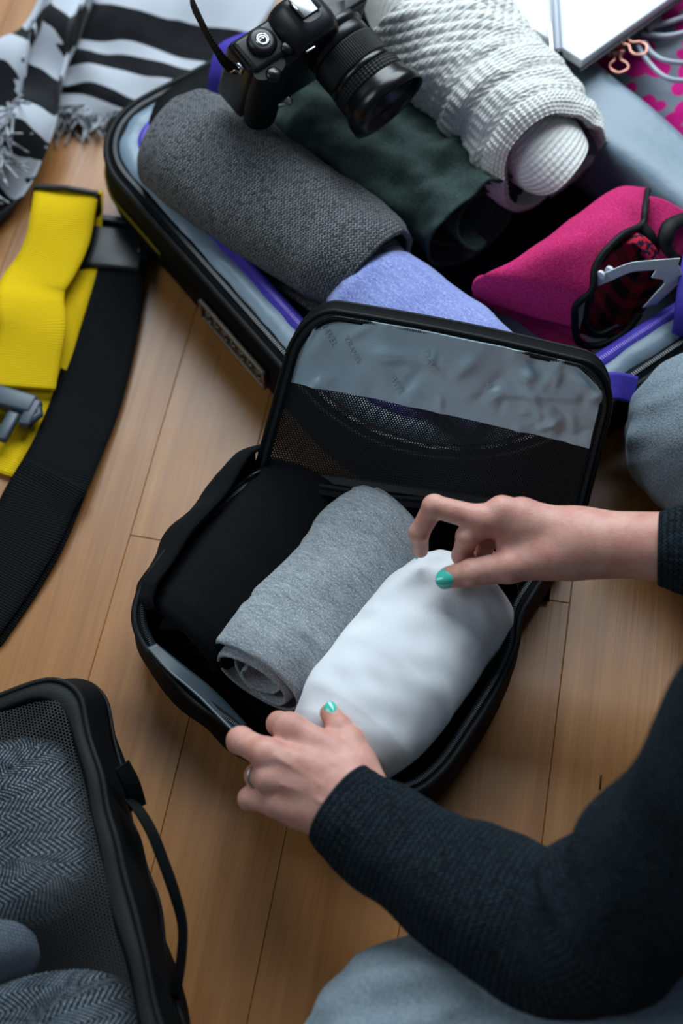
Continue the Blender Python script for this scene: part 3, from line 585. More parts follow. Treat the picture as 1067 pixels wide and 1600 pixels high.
# garments inside the cube
b = MB(); roll(b, P(470, 752, .050), P(282, 1000, .046), .064, .046, 2.5, .004, .3, 1.0, 1, [(0, .85), (.1, .98), (.6, 1.02), (.9, .95), (.97, .85), (1, .7)], (70, 50), .004, .1, 41, .06, .004, folds=[(.05, .06, .22, .09, .01, -.003), (.10, .01, .24, .05, .012, .003)])
o = b.build('rolled_trousers', M['black_cotton'], solid=.003, off=-1); tag(o, 'black cotton garment rolled along the left side of the open cube', 'trousers', 'garments in the open cube')
M['heather'] = melange('heather', lin(158, 164, 168), lin(112, 120, 126), lin(205, 210, 212), 380, (.25, 1, 1), .0004, 22)
b = MB(); roll(b, P(622, 806, .058), P(402, 1062, .054), .049, .042, 3.2, .004, .28, -.7, -1, [(0, .8), (.04, .92), (.12, 1), (.5, 1.02), (.9, 1.02), (.985, .98), (1, .93)], (110, 56), .0024, .07, 44, .13, .006,
  folds=[(.150, -.085, .152, -.035, .0012, .0014), (.162, -.08, .170, -.02, .0016, .0010), (.05, -.06, .09, -.02, .004, -.0016), (.20, -.07, .215, -.03, .004, .0022), (.10, -.03, .18, .0, .006, -.002)])
o = b.build('rolled_tshirt', M['heather'], solid=.0022, off=-1); tag(o, 'heather grey cotton shirt rolled in the middle of the open cube', 'shirt', 'garments in the open cube')
m = NT('white_jersey', .92, .15); uv = m.uv(); sp = m.n('ShaderNodeSeparateXYZ', Vector=uv); rb = m.math('SINE', m.math('MULTIPLY', m.math('ADD', sp.outputs[0], m.math('MULTIPLY', sp.outputs[1], .5)), 2 * math.pi / .0011))
n1 = m.noise(m.obj(), 30, 3); m.col(m.mix(m.math('MULTIPLY', n1, .3), lin(242, 244, 247), lin(230, 234, 241))); m.b.inputs['Sheen Weight'].default_value = .2; m.bump(m.math('ADD', rb, m.noise(m.obj(), 900, 2)), .00015); M['white_jersey'] = m.m
b = MB(); roll(b, P(748, 905, .070), P(524, 1184, .066), .058, .052, 3.0, .004, .28, -.7, -1, [(0, .35), (.012, .6), (.04, .80), (.09, .93), (.2, 1), (.6, 1.06), (.85, .98), (.95, .88), (1, .78)], (120, 56), .003, .09, 47, .04, .003,
  folds=[(.02, -.09, .08, -.06, .006, -.006), (.04, -.04, .10, -.03, .007, .004), (.015, -.05, .05, -.045, .004, -.004), (.11, -.08, .20, -.10, .008, -.0045), (.12, -.02, .22, -.06, .009, .004), (.05, -.11, .12, -.12, .006, .004), (.09, -.06, .16, -.05, .006, -.003), (.21, -.10, .235, -.055, .003, .003), (.22, -.12, .24, -.09, .003, -.002)])
o = b.build('rolled_tshirt', M['white_jersey'], solid=.0025, off=-1); tag(o, 'white cotton shirt rolled on the right of the cube, held by both hands', 'shirt', 'garments in the open cube')

# ------------------------------------------------------------------ closed packing cube, lower left
C0 = P(121, 1052, .088); cu_ = nrm(P(262, 1640, .088) - P(140, 1120, .088)); cv_ = np.array([cu_[1], -cu_[0], 0.])
if cv_[0] > 0: cv_ = -cv_
CL, CW = .34, .25
c2 = empty('packing_cube', C0 + cu_ * CL / 2 + cv_ * CW / 2 - [0, 0, .088], 'closed black packing cube with a net top and clothes inside, lower left', 'packing cube', 'packing cubes')
def c2ring(o_, z, wob=0):
    r = .03; pts = []
    for (a_, b_, t0) in ((CL - o_ - r, o_ + r, -90), (CL - o_ - r, CW - o_ - r, 0), (o_ + r, CW - o_ - r, 90), (o_ + r, o_ + r, 180)):
        for t in np.linspace(t0, t0 + 90, 10): q = C0 + cu_ * (a_ + r * math.cos(math.radians(t))) + cv_ * (b_ + r * math.sin(math.radians(t))); q[2] = z; pts.append(q)
    q = resamp_lin(np.array(pts), 200); d = Noise(61)(q + [0, 0, z * 2], .09) * wob; return q + np.stack([d, d, d * .6], 1)
b = MB(); V = np.array([c2ring(.02, .0015), c2ring(.008, .0015), c2ring(-.006, .010, .003), c2ring(-.014, .030, .005), c2ring(-.012, .050, .005), c2ring(-.006, .068, .004), c2ring(-.001, .082, .003), c2ring(.001, .0875, .003)]); b.grid(V, np.stack(np.broadcast_arrays(np.linspace(0, 1.1, 200)[None], np.arange(8)[:, None] * .012), -1), cv=True)
b.add(V[0], [tuple(range(200))]); b.build('side_walls', M['black_nylon'], c2)
b = MB(); b.tube(c2ring(0, .0885, .003), .0026, 8, closed=True); b.tube(c2ring(-.0125, .045, .005), .0018, 6, closed=True); b.build('piping', M['black_piping'], c2)
b = MB(); V = np.array([c2ring(.001, .088, .003), c2ring(.004, .0915, .003), c2ring(.011, .0915, .003), c2ring(.014, .0895, .003)]); b.grid(V, cv=True, flip=True); b.build('top_binding', M['black_piping'], c2, solid=.001)
def hump(a_, b_):                                     # net surface height: pushed up by what is inside
    e = np.minimum(np.minimum(a_, CL - a_), np.minimum(b_, CW - b_)); q = np.clip(e / .07, 0, 1); q = q * q * (3 - 2 * q)
    return .088 + .014 * q + .006 * q * np.sin(a_ * 38 + 1.5)
aa, bb = np.meshgrid(np.linspace(.012, CL - .012, 60), np.linspace(.012, CW - .012, 44), indexing='ij'); V = C0 + aa[..., None] * cu_ + bb[..., None] * cv_; V[..., 2] = hump(aa, bb) + Noise(3)(V, .1) * .0012
b = MB(); b.grid(V, np.stack([aa, bb], -1)); M['netting_fine'] = netting('netting_fine', lin(12, 17, 21), .0027, .405); b.build('net_top', M['netting_fine'], c2)
ribbon('handle', PP((200, 1250, .072), (214, 1262, .078), (236, 1298, .076), (256, 1348, .070), (274, 1400, .064), (285, 1445, .060), (284, 1490, .058), (278, 1530, .055), (272, 1560, .05)), .0085, M['black_nylon'], c2, .0014, wvs=[nrm([1, .1, -.6]), nrm([1, .2, -.1]), nrm([1, .1, .7]), nrm([1, 0, .4])])
ribbon('handle_anchor', PP((190, 1195, .080), (205, 1225, .070), (216, 1262, .055)), .014, M['black_nylon'], c2, .0014, wv=nrm([.8, .1, -.6]))
m = NT('herringbone', .95, .1); uv = m.uv(); sp = m.n('ShaderNodeSeparateXYZ', Vector=uv); tri = m.math('PINGPONG', sp.outputs[0], .012)
q = m.math('SINE', m.math('MULTIPLY', m.math('ADD', sp.outputs[1], tri), 2 * math.pi / .0042)); n1 = m.noise(m.obj(), 600, 2, .7)
m.col(m.mix(m.ramp(m.math('ADD', m.math('MULTIPLY', q, .3), n1), [(.4, (0, 0, 0)), (.75, (1, 1, 1))]), lin(34, 44, 54), lin(165, 182, 195))); m.bump(q, .0006); M['herringbone'] = m.m
M['pale_knit'] = cloth('pale_knit', lin(140, 152, 165), lin(110, 122, 136), 500)
def pad(name, a0, a1, b0_, b1, z0, h, mat, label, cat, group, sd, amp=.004, frame=None, parent=None, p=4.0, n=70):
    """soft folded garment: a pillow on the rectangle a0..a1, b0..b1 of a frame (origin, u, v)"""
    o_, u_, v_ = frame; s_ = np.linspace(-1, 1, n); A_, B_ = np.meshgrid(s_, s_, indexing='ij'); mb = MB()
    for sg in (1, -1):
        r = (np.abs(A_) ** p + np.abs(B_) ** p) ** (1 / p); k = np.where(r > 1e-6, np.maximum(np.abs(A_), np.abs(B_)) / np.maximum(r, 1e-6), 1); X, Y = A_ * k, B_ * k
        rr = np.clip((np.abs(X) ** p + np.abs(Y) ** p), 0, 1); H_ = (1 - rr) ** .42
        V = o_ + (a0 + (a1 - a0) * (X + 1) / 2)[..., None] * u_ + (b0_ + (b1 - b0_) * (Y + 1) / 2)[..., None] * v_
        z = z0 + h / 2 + sg * h / 2 * H_; d = Noise(sd)(V, .11) * amp + Noise(sd + 1)(V, .045) * amp * .4; V[..., 2] = z + (d * H_ if sg > 0 else 0)
        mb.grid(V, np.stack([A_ * (a1 - a0) / 2, B_ * (b1 - b0_) / 2], -1), flip=sg > 0)
    o = mb.build(name, mat, parent); tag(o, label, cat, group); return o
fr2 = (C0 * [1, 1, 0], cu_, cv_); G2 = 'clothes inside the closed cube'
pad('folded_jacket', .022, .170, .012, .235, .006, .077, M['herringbone'], 'herringbone wool garment folded under the net, upper part of the closed cube', 'jacket', G2, 71, .006, fr2)
pad('folded_skirt', .205, .33, .010, .235, .006, .078, M['herringbone'], 'herringbone wool garment under the net, nearest the bottom of the frame', 'skirt', G2, 75, .006, fr2, p=3)
pad('balled_socks', .160, .208, .075, .15, .006, .083, M['pale_knit'], 'pale grey knit bundle between two herringbone garments under the net', 'socks', G2, 79, .002, fr2, p=2.2, n=40)

# ------------------------------------------------------------------ luggage straps
ys = empty('luggage_strap', P(60, 470), 'yellow webbing luggage strap folded on the floor with a black slider', 'strap', 'luggage straps')
wy = nrm(P(150, 306, .02) - P(58, 296, .02))
ribbon('webbing', PP((104, 298, .030), (99, 330, .034), (90, 375, .030), (72, 415, .026), (52, 445, .026), (47, 470, .032), (50, 510, .030), (42, 560, .022), (34, 606, .016)), .064, M['yellow_web'], ys, .0018, 70, wvs=[wy, wy, nrm(wy + [0, 0, .05]), nrm(wy + [0, 0, -.1]), wy, wy])
ribbon('webbing', PP((112, 302, .020), (110, 350, .018), (104, 410, .014), (90, 460, .012), (74, 510, .010), (58, 560, .008), (36, 610, .006), (8, 665, .004), (-30, 730, .004)), .064, M['yellow_web'], ys, .0018, 60, wv=nrm(P(120, 470) - P(30, 440)))
b = MB(); 
for z in (.0,): b.tube(PP((57, 292, .033), (102, 294, .036), (152, 303, .033)), .0032, 8); b.tube(PP((152, 303, .033), (153, 330, .022), (150, 352, .012)), .0035, 8); b.tube(PP((57, 292, .033), (54, 312, .022), (52, 330, .012)), .0035, 8); b.tube(PP((54, 322, .012), (100, 330, .012), (150, 346, .012)), .003, 8)
b.build('slider', M['black_plastic'], ys)
M['blue_plastic'] = plastic('buckle_plastic', lin(62, 74, 86), .4)
bk = MB(); X = nrm(P(34, 622, .02) - P(-20, 606, .02)); Y = nrm(np.cross([0, 0, 1], X)); c = P(5, 640, .018)
bk.box(c + Y * .012, X * .026, Y * .010, (0, 0, .006), .003); bk.box(c + X * .026 + Y * .004, X * .006, Y * .015, (0, 0, .005), .003); bk.box(c + X * .012 - Y * .016, X * .006, Y * .016, (0, 0, .004), .003); bk.box(c - X * .012 - Y * .018, X * .006, Y * .018, (0, 0, .004), .003)
bk.tube([c + X * .026 + Y * .018, c + X * .034 + Y * .006, c + X * .028 - Y * .006], .004, 8); bk.build('buckle', M['blue_plastic'], ys)
bs = empty('luggage_strap', P(120, 620), 'black webbing luggage strap lying on the floor beside the suitcase', 'strap', 'luggage straps')
wb = nrm(P(220, 440) - P(128, 430))
ribbon('webbing', PP((176, 400, .016), (172, 450, .012), (165, 500, .010), (152, 565, .008), (134, 630, .008), (110, 690, .010), (88, 740, .013), (68, 790, .008), (40, 850, .006), (0, 915, .004), (-50, 985, .004)), .066, M['black_web'], bs, .002, 80, wvs=[wb, wb, nrm(P(180, 600) - P(82, 575)), nrm(P(140, 725) - P(45, 690)), nrm(P(90, 820) - P(0, 770))])
ribbon('webbing', PP((88, 738, .018), (62, 780, .013), (36, 835, .011), (-5, 900, .009), (-55, 970, .009)), .068, M['black_web'], bs, .002, 40, wv=nrm(P(110, 790) - P(8, 745)))
c = P(178, 392, .013); X = wb; Y = nrm(np.cross([0, 0, 1], X)); b = MB(); b.box(c, X * .033, Y * .026, (0, 0, .007), .004); b.box(c + Y * .036, X * .034, Y * .004, (0, 0, .006), .002)
for sg in (-1, 1): b.box(c + X * .030 * sg + Y * .012, X * .006, Y * .020, (0, 0, .006), .003); b.tube([c + X * .034 * sg + Y * .036, c + X * .036 * sg, c + X * .030 * sg - Y * .026], .004, 8)
b.build('buckle', M['black_plastic'], bs)
b = MB(); b.box(c - Y * .004 - X * .026 + [0, 0, .0072], X * .004, Y * .0012, (0, 0, .0005)); b.build('buckle_groove', M['gloss_black'], bs); b = MB(); b.box(c + X * .027 + Y * .002 + [0, 0, .0072], X * .0016, Y * .007, (0, 0, .0005)); b.build('buckle_groove', M['gloss_black'], bs)

# ------------------------------------------------------------------ striped scarf
def stripes(name, stops, axis=1, warp=.02, wsc=6):
    m = NT(name, .95, .05); uv = m.uv(); sp = m.n('ShaderNodeSeparateXYZ', Vector=uv); n1 = m.noise(uv, wsc, 2); v = m.math('ADD', sp.outputs[axis], m.math('MULTIPLY', m.math('SUBTRACT', n1, .5), warp))
    cc = m.ramp(v, stops, 'CONSTANT'); n2 = m.noise(m.obj(), 800, 2); m.col(m.mix(m.math('MULTIPLY', n2, .12), cc, lin(70, 72, 78))); m.b.inputs['Sheen Weight'].default_value = .2; m.bump(n2, .0004); return m.m
WH, BK = lin(186, 190, 198), lin(9, 11, 14)
scf = empty('striped_scarf', P(140, 90), 'black and white striped scarf with a fringe crumpled on the floor', 'scarf')
rows = [[(120, -95), (210, -90), (300, -80), (470, -60)], [(128, 12), (200, 27), (290, 45), (390, 62)], [(120, 57), (200, 60), (290, 84), (350, 98)], [(112, 80), (190, 84), (280, 106), (340, 120)], [(98, 103), (170, 102), (255, 124), (335, 140)], [(88, 137), (138, 130), (200, 153), (290, 172)], [(80, 145), (128, 145), (190, 168), (270, 185)], [(60, 190), (110, 186), (165, 190), (240, 205)]]
zr = [.05, .045, .04, .036, .032, .026, .020, .008]
ctrl = np.array([[P(q[0], q[1], zr[i]) for q in r_] for i, r_ in enumerate(rows)])
g1 = np.array([spl(ctrl[i], 60) for i in range(8)]); V = np.stack([spl(g1[:, j], 90) for j in range(60)], 1)
vv = np.linspace(0, 1, 90); V[..., 2] += Noise(81)(V * [1, 1.6, 1], .13) * .008 + Noise(82)(V, .05) * .002
b = MB(); b.grid(V, np.stack(np.broadcast_arrays(np.linspace(0, .3, 60)[None], vv[:, None]), -1)); VA = V
b.build('flat_end', stripes('scarf_stripes', [(0, WH), (.125, BK), (.30, WH), (.415, BK), (.585, WH), (.70, BK), (.86, WH)], 1, .012, 12), scf, solid=.002)
Lc = PP((85, -70, .05), (60, 5, .05), (22, 62, .05), (-25, 120, .045), (-60, 200, .04), (-85, 300, .03), (-100, 370, .02)); Rc = PP((175, -70, .045), (146, 30, .05), (112, 110, .045), (90, 180, .04), (62, 240, .03), (25, 300, .02), (-18, 350, .012))
a_, b_ = resamp(Lc, 120), resamp(Rc, 120); s_ = np.linspace(0, 1, 90); V = a_[:, None] * (1 - s_)[None, :, None] + b_[:, None] * s_[None, :, None]; t_ = np.linspace(0, 1, 120)[:, None]
V[..., 2] += (.022 * np.abs(np.sin(math.pi * (2.4 * s_[None] + .35 * np.sin(t_ * 6)))) + .012 * np.sin(t_ * 14 + s_[None] * 5)) * (np.sin(math.pi * s_[None]) ** .4) + Noise(85)(V, .07) * .004
lat = nrm(Rc[2] - Lc[2]); V += (np.sin(math.pi * 5 * s_[None] + 2 * np.sin(t_ * 5)) * .008)[..., None] * lat
b = MB(); b.grid(V, np.stack(np.broadcast_arrays((s_ * .25)[None], t_), -1))
b.build('gathered_end', stripes('scarf_stripes_gathered', [(0, WH), (.07, BK), (.14, WH), (.30, BK), (.40, WH), (.50, BK), (.63, WH), (.72, BK), (.80, WH), (.9, BK)], 1, .28, 14), scf, solid=.002); VB = V
b = MB(); fr_ = np.random.default_rng(9)
def tuft(p_, d, L_, r):
    side = fr_.normal(size=3) * .004; q = np.array([p_, p_ + d * L_ * .5 + side, p_ + d * L_ + side * 2]); q[:, 2] = np.maximum(q[:, 2], .003); b.tube(resamp(q, 6), np.linspace(r, r * .6, 6), 5)
for k in range(110): p_ = VA[-1, int(fr_.uniform(0, 50))]; tuft(p_ + [0, fr_.uniform(0, .02), fr_.uniform(0, .008)], nrm([fr_.normal() * .7, -1, -.15]), fr_.uniform(.012, .03), .0016)
for k in range(120): i = int(fr_.uniform(70, 119)); j = int(fr_.uniform(30, 70)); tuft(VB[i, j] + [0, 0, .003], nrm([fr_.normal() * .6, -1 + fr_.normal() * .4, .1]), fr_.uniform(.015, .03), .0017)
tag(b.build('fringe', cloth('fringe', lin(200, 204, 210), lin(60, 64, 70), 60, .9), scf), kind='stuff')

# ------------------------------------------------------------------ film camera with zoom lens
KX, KY, KZ = nrm([.74, .67, .02]), None, None; KY = nrm(np.array([.67, -.74, -.34])); KZ = nrm(np.cross(KX, KY)); KZ = KZ if KZ[2] > 0 else -KZ; KX = nrm(np.cross(KY, KZ)); KX = KX if KX[0] > 0 else -KX; KZ = KZ * .86
LF = P(608, 168, .187); LS = .80; lz = lambda pr: [(r_, d_ * LS) for r_, d_ in pr]; MT = LF - KY * .108 * LS; KC = MT - KY * .016 - KX * .026 - KZ * .008
def kp(x, y, z): return KC + KX * x + KY * y + KZ * z
cam_ = empty('film_camera', kp(0, 0, -.045), 'black camera with a knurled zoom lens resting on the rolled clothes', 'camera')
b = MB(); b.box(kp(0, 0, -.010), KX * .069, KY * .018, KZ * .046, .006); b.box(kp(0, .002, .034), KX * .066, KY * .017, KZ * .006, .004); b.box(kp(.002, .018, -.010), KX * .040, KY * .009, KZ * .045, .006); b.build('body', M['black_plastic'], cam_)
b = MB(); V = []
for t in np.linspace(0, 1, 14):
    w_ = .0165 + .003 * math.sin(t * 3.1); d_ = .030 * (1 - .25 * t); z_ = -.052 + .088 * t
    V.append([kp(-.052 + w_ * math.cos(a_) * 1.0, .012 + d_ * .5 * (1 + math.sin(a_)) * .9 * (1 if t < .93 else .9), z_) for a_ in np.linspace(0, 2 * math.pi, 24, endpoint=False)])
b.grid(np.array(V), cv=True); b.add(V[-1], [tuple(range(24))]); b.add(V[0], [tuple(range(24))[::-1]]); b.build('grip', M['grip_rubber'], cam_)
b = MB(); V = []
for (hx, y0, y1, z_) in ((.030, -.018, .030, .036), (.028, -.018, .031, .044), (.022, -.016, .030, .054), (.017, -.012, .024, .060), (.012, -.008, .016, .062)):
    V.append([kp(x_, y_, z_) for (x_, y_) in ((-hx, y0), (-hx * .5, y0 - .002), (hx * .5, y0 - .002), (hx, y0), (hx, y1 - .006), (hx * .6, y1), (-hx * .6, y1), (-hx, y1 - .006))])
b.grid(np.array(V), cv=True); b.add(V[-1], [tuple(range(8))]); b.build('prism_housing', M['black_plastic'], cam_, sub=2)
b = MB(); b.box(kp(0, .0, .0635), KX * .009, KY * .010, KZ * .001, .0004); b.box(kp(-.0095, 0, .0655), KX * .001, KY * .010, KZ * .0012); b.box(kp(.0095, 0, .0655), KX * .001, KY * .010, KZ * .0012); b.build('hot_shoe', M['chrome'], cam_)
b = MB(); b.lathe(kp(-.044, .0, .040), KZ, [(.0, .0), (.0135, 0), (.0135, .002), (.0125, .003), (.0125, .0045), (.008, .005), (0, .005)], 36); b.build('mode_dial', M['black_plastic'], cam_)
b = MB(); b.lathe(kp(-.044, .0, .045), KZ, [(0.0, .0), (.0065, 0), (.0065, .001), (.0050, .0022), (.0045, .0018), (.003, .0016), (.0026, .0030), (0, .0034)], 28); b.build('dial_hub', M['chrome'], cam_)
b = MB(); b.lathe(kp(-.053, .028, .036), KZ, [(.007, -.002), (.007, .001), (.005, .0025), (0, .0032)], 24); b.build('shutter_button', M['gloss_black'], cam_)
b = MB(); b.lathe(kp(-.028, .016, .038), KZ, [(.006, 0), (.006, .003), (.004, .004), (0, .004)], 20); b.box(kp(-.022, -.008, .041), KX * .002, KY * .003, KZ * .001, .0005); b.build('small_dial', M['gloss_black'], cam_)
b = MB(); b.lathe(kp(-.040, .044, -.006), KY, [(.0035, -.004), (.0035, 0), (.002, .0015), (0, .002)], 16); b.tube([kp(-.052, .041, -.004), kp(-.046, .043, -.005)], .0016, 8); b.build('self_timer_lamp', M['chrome'], cam_)
b = MB(); b.tube([kp(-.070, .004, .028), kp(-.075, .004, .030), kp(-.078, .002, .025), kp(-.073, .004, .020)], .0015, 8); b.box(kp(-.0695, .004, .026), KX * .002, KY * .004, KZ * .005, .001); b.build('strap_lug', M['chrome'], cam_)
ribbon('neck_strap', [kp(-.076, .003, .027), kp(-.084, -.01, .045), kp(-.080, -.04, .050), kp(-.06, -.075, .030), kp(-.02, -.09, .012), kp(.05, -.085, .01)], .012, M['black_web'], cam_, .0015, wv=KZ)
b = MB(); b.box(kp(-.016, .0315, .048), KX * .005, KY * .001, KZ * .002, .0006); b.build('prism_badge', M['chrome'], cam_)
lb = MB(); lb.lathe(MT, KY, lz([(.030, -.012), (.034, -.010), (.030, .0), (.033, .001), (.033, .010), (.0305, .011), (.0305, .014), (.0315, .016), (.0315, .026), (.030, .027)]), 64); lens = lb.build('lens', M['black_plastic'], cam_)
def knurl(y0, y1, r, nk, name, amp=.0007, rows_=0):
    a = np.linspace(0, 2 * math.pi, nk * 4, endpoint=False); ax = KY; X = nrm(np.cross(ax, [0, 0, 1])); Y = np.cross(ax, X); ys_ = np.linspace(y0 * LS, y1 * LS, 26); V = []
    for i, y_ in enumerate(ys_):
        e = min(i, 25 - i); env = 0 if e == 0 else 1; g = np.where((np.arange(nk * 4) % 4) < 2, 1, 0) * (1 if not rows_ else (0.25 if int(i * rows_ / 26 * 2) % 2 else 1))
        rr = r * (.985 if e == 0 else 1) + amp * g * env; V.append(MT + ax * y_ + (rr * np.cos(a))[:, None] * X + (rr * np.sin(a))[:, None] * Y)
    b = MB(); b.grid(np.array(V), cv=True); return b.build(name, M['grip_rubber'], lens)
knurl(.028, .058, .0325, 90, 'zoom_ring'); knurl(.066, .080, .0335, 56, 'focus_ring', .0010, 4)
b = MB(); b.lathe(MT, KY, lz([(.0322, .058), (.0335, .059), (.0335, .065), (.0325, .066)]), 64); b.lathe(MT, KY, lz([(.0335, .080), (.0350, .082), (.0352, .088), (.0375, .092), (.0388, .098), (.0392, .108), (.0378, .1085), (.0370, .104), (.0355, .098), (.0335, .094), (.029, .090), (.026, .083), (.024, .080)]), 72); b.build('front_barrel', M['gloss_black'], lens)
b = MB(); b.lathe(MT, KY, lz([(.0246, .0795), (.020, .0835), (.012, .0862), (.004, .0872), (.0001, .0873)]), 48); m = NT('lens_glass', .04, .9); m.col(lin(8, 12, 22)); m.b.inputs['Coat Weight'].default_value = 1; m.b.inputs['Coat Tint'].default_value = lin(150, 130, 220); b.build('front_glass', m.m, lens)
m = NT('white_mark', .5); m.col(lin(150, 155, 160)); M['white_mark'] = m.m; rx_ = nrm(np.cross(KY, [0, 0, 1])); 
b = MB()
for k in range(9):
    an = 2.35 + k * .055; dv = rx_ * math.cos(an) + np.cross(KY, rx_) * math.sin(an); tv = -rx_ * math.sin(an) + np.cross(KY, rx_) * math.cos(an); b.box(MT + KY * .062 * LS + dv * .0337, tv * .0004, KY * (.0018 if k % 3 else .0026), dv * .0001)
b.build('scale_marks', M['white_mark'], lens)

# ------------------------------------------------------------------ notebook, pen, clips and cables on the opened lid
E1 = nrm(P(768, 4, .135) - P(908, 96, .135)); E2 = nrm(P(1043, 0, .135) - P(908, 96, .135)); NC = P(909, 96, .140)
nb = empty('notebook', NC + E1 * .1 + E2 * .1 - [0, 0, .018], 'open notebook with blank white pages lying on the suitcase hinge', 'notebook')
M['paper'] = NT('paper', .7, .3); M['paper'].col(lin(232, 236, 240)); M['paper'] = M['paper'].m
m = NT('page_edges', .8, .2); sp = m.n('ShaderNodeSeparateXYZ', Vector=m.obj()); q = m.math('SINE', m.math('MULTIPLY', sp.outputs[2], 6000)); m.col(m.mix(m.math('MULTIPLY_ADD', q, .3, .4), lin(222, 226, 230), lin(170, 176, 182))); M['page_edges'] = m.m
def slab(c, L1, L2, th, r_=0): b = MB(); b.box(c + E1 * L1 / 2 + E2 * L2 / 2 - np.array([0, 0, th / 2]), E1 * L1 / 2, E2 * L2 / 2, (0, 0, th / 2), .0012); return b
slab(NC + [0, 0, -.0005], .26, .20, .0085).build('page_block', M['page_edges'], nb)
sheet_ = MB(); sheet_.add([NC + E1 * .001 + E2 * .001 + [0, 0, .0002], NC + E1 * .259 + E2 * .001 + [0, 0, .0002], NC + E1 * .259 + E2 * .199 + [0, 0, .0002], NC + E1 * .001 + E2 * .199 + [0, 0, .0002]], [(0, 1, 2, 3)]); sheet_.build('top_page', M['paper'], nb, solid=.0004, smooth=False)
slab(NC - E1 * .003 - E2 * .003 - np.array([0, 0, .0095]), .266, .206, .0025).build('cover', M['gloss_black'], nb)
pn = empty('pen', P(870, 40, .142), 'slim silver grey pen lying across the open notebook', 'pen')
p0, p1 = P(872, 84, .1455), P(864, -60, .1455); pd = nrm(p1 - p0); b = MB(); b.lathe(p0, pd, [(.0001, -.002), (.003, -.0015), (.0042, .001), (.0042, .09), (.0038, .11), (.001, .12)], 24); b.build('barrel', plastic('pen_grey', lin(165, 172, 184), .3, .5), pn)
b = MB(); b.lathe(p0, pd, [(.0001, -.0045), (.0045, -.004), (.005, -.001), (.005, .002), (.0043, .0025)], 24); b.build('end_cap', M['gloss_black'], pn)
b = MB(); b.box(p0 + pd * .022 + [-.0065, 0, .002], pd * .022, nrm(np.cross(pd, [0, 0, 1])) * .0014, (0, 0, .0006), .0004); b.box(p0 + pd * .001 + [-.004, 0, .002], pd * .0015, nrm(np.cross(pd, [0, 0, 1])) * .004, (0, 0, .0006), .0003); b.build('clip', M['chrome'], pn)
M['rose_gold'] = plastic('rose_gold', lin(214, 150, 135), .3, .5, 1)
def binder(px, py, z, an, label):
    c = P(px, py, z); d = E1 * math.cos(an) * -1 + E2 * math.sin(an); d = nrm(d); e = nrm(np.cross([0, 0, 1], d)); r_ = empty('binder_clip', c, label, 'clip', 'rose gold binder clips')
    q = [c + e * .005, c + d * .006 + e * .0035, c + d * .010 + e * .003, c + d * .015 + e * .008, c + d * .022 + e * .0085, c + d * .027 + e * .002, c + d * .027 - e * .004, c + d * .021 - e * .009, c + d * .015 - e * .008, c + d * .010 - e * .003, c + d * .006 - e * .0035, c - e * .005]
    b = MB(); b.tube(resamp(q, 60), .0013, 8); b.build('handle', M['rose_gold'], r_)
    b = MB(); b.tube([c + e * .008, c - e * .008], .0022, 8); b.box(c - d * .004 - np.array([0, 0, .002]), d * .005, e * .008, (0, 0, .0035), .001); b.build('jaw', M['rose_gold'], r_)
binder(972, 62, .128, .1, 'rose gold binder clip on the notebook edge, the upper one'); binder(962, 82, .118, -.7, 'rose gold binder clip below the notebook corner, the lower one')
m = NT('magenta_print', .9, .2); o_ = m.obj(); vo = m.n('ShaderNodeTexVoronoi', Vector=m.map(o_, (9, 9, 9))); n1 = m.noise(o_, 14, 2); q = m.math('ADD', vo.outputs['Distance'], m.math('MULTIPLY', n1, .5)); m.col(m.mix(m.ramp(q, [(.86, (1, 1, 1)), (.88, (0, 0, 0))]), lin(120, 128, 138), lin(200, 22, 125))); m.bump(m.noise(o_, 800, 2), .0003); M['magenta_print'] = m.m
frl = (O + B * B0, A, B); pad('folded_shirt', .06, .50, .025, .33, .02, .075, M['magenta_print'], 'grey top with magenta print folded in the lid half of the suitcase', 'top', 'clothes in the suitcase', 91, .004, frl, p=5)
cb = empty('earphone_cable', P(1040, 80, .1), 'pale grey cable coiled over the magenta print by the notebook', 'cable')
b = MB(); M['cable_grey'] = plastic('cable_grey', lin(175, 182, 195), .45)
for pts in (((1022, 40, .112), (1050, 33, .118), (1090, 18, .112)), ((1004, 52, .112), (1020, 55, .114), (1050, 55, .118), (1100, 42, .112)), ((1006, 66, .112), (1020, 84, .116), (1045, 96, .118), (1100, 100, .112)), ((996, 72, .112), (1012, 96, .116), (1038, 120, .118), (1070, 126, .116), (1120, 118, .11))): b.tube(resamp(PP(*pts), 40), .0024, 8)
b.build('cord', M['cable_grey'], cb); b = MB(); b.tube(PP((1008, 45, .115), (1022, 34, .118)), [.006, .005], 12); b.tube(PP((1022, 34, .118), (1028, 28, .118)), .004, 10); b.build('splitter', plastic('splitter', lin(120, 126, 136), .5), cb)

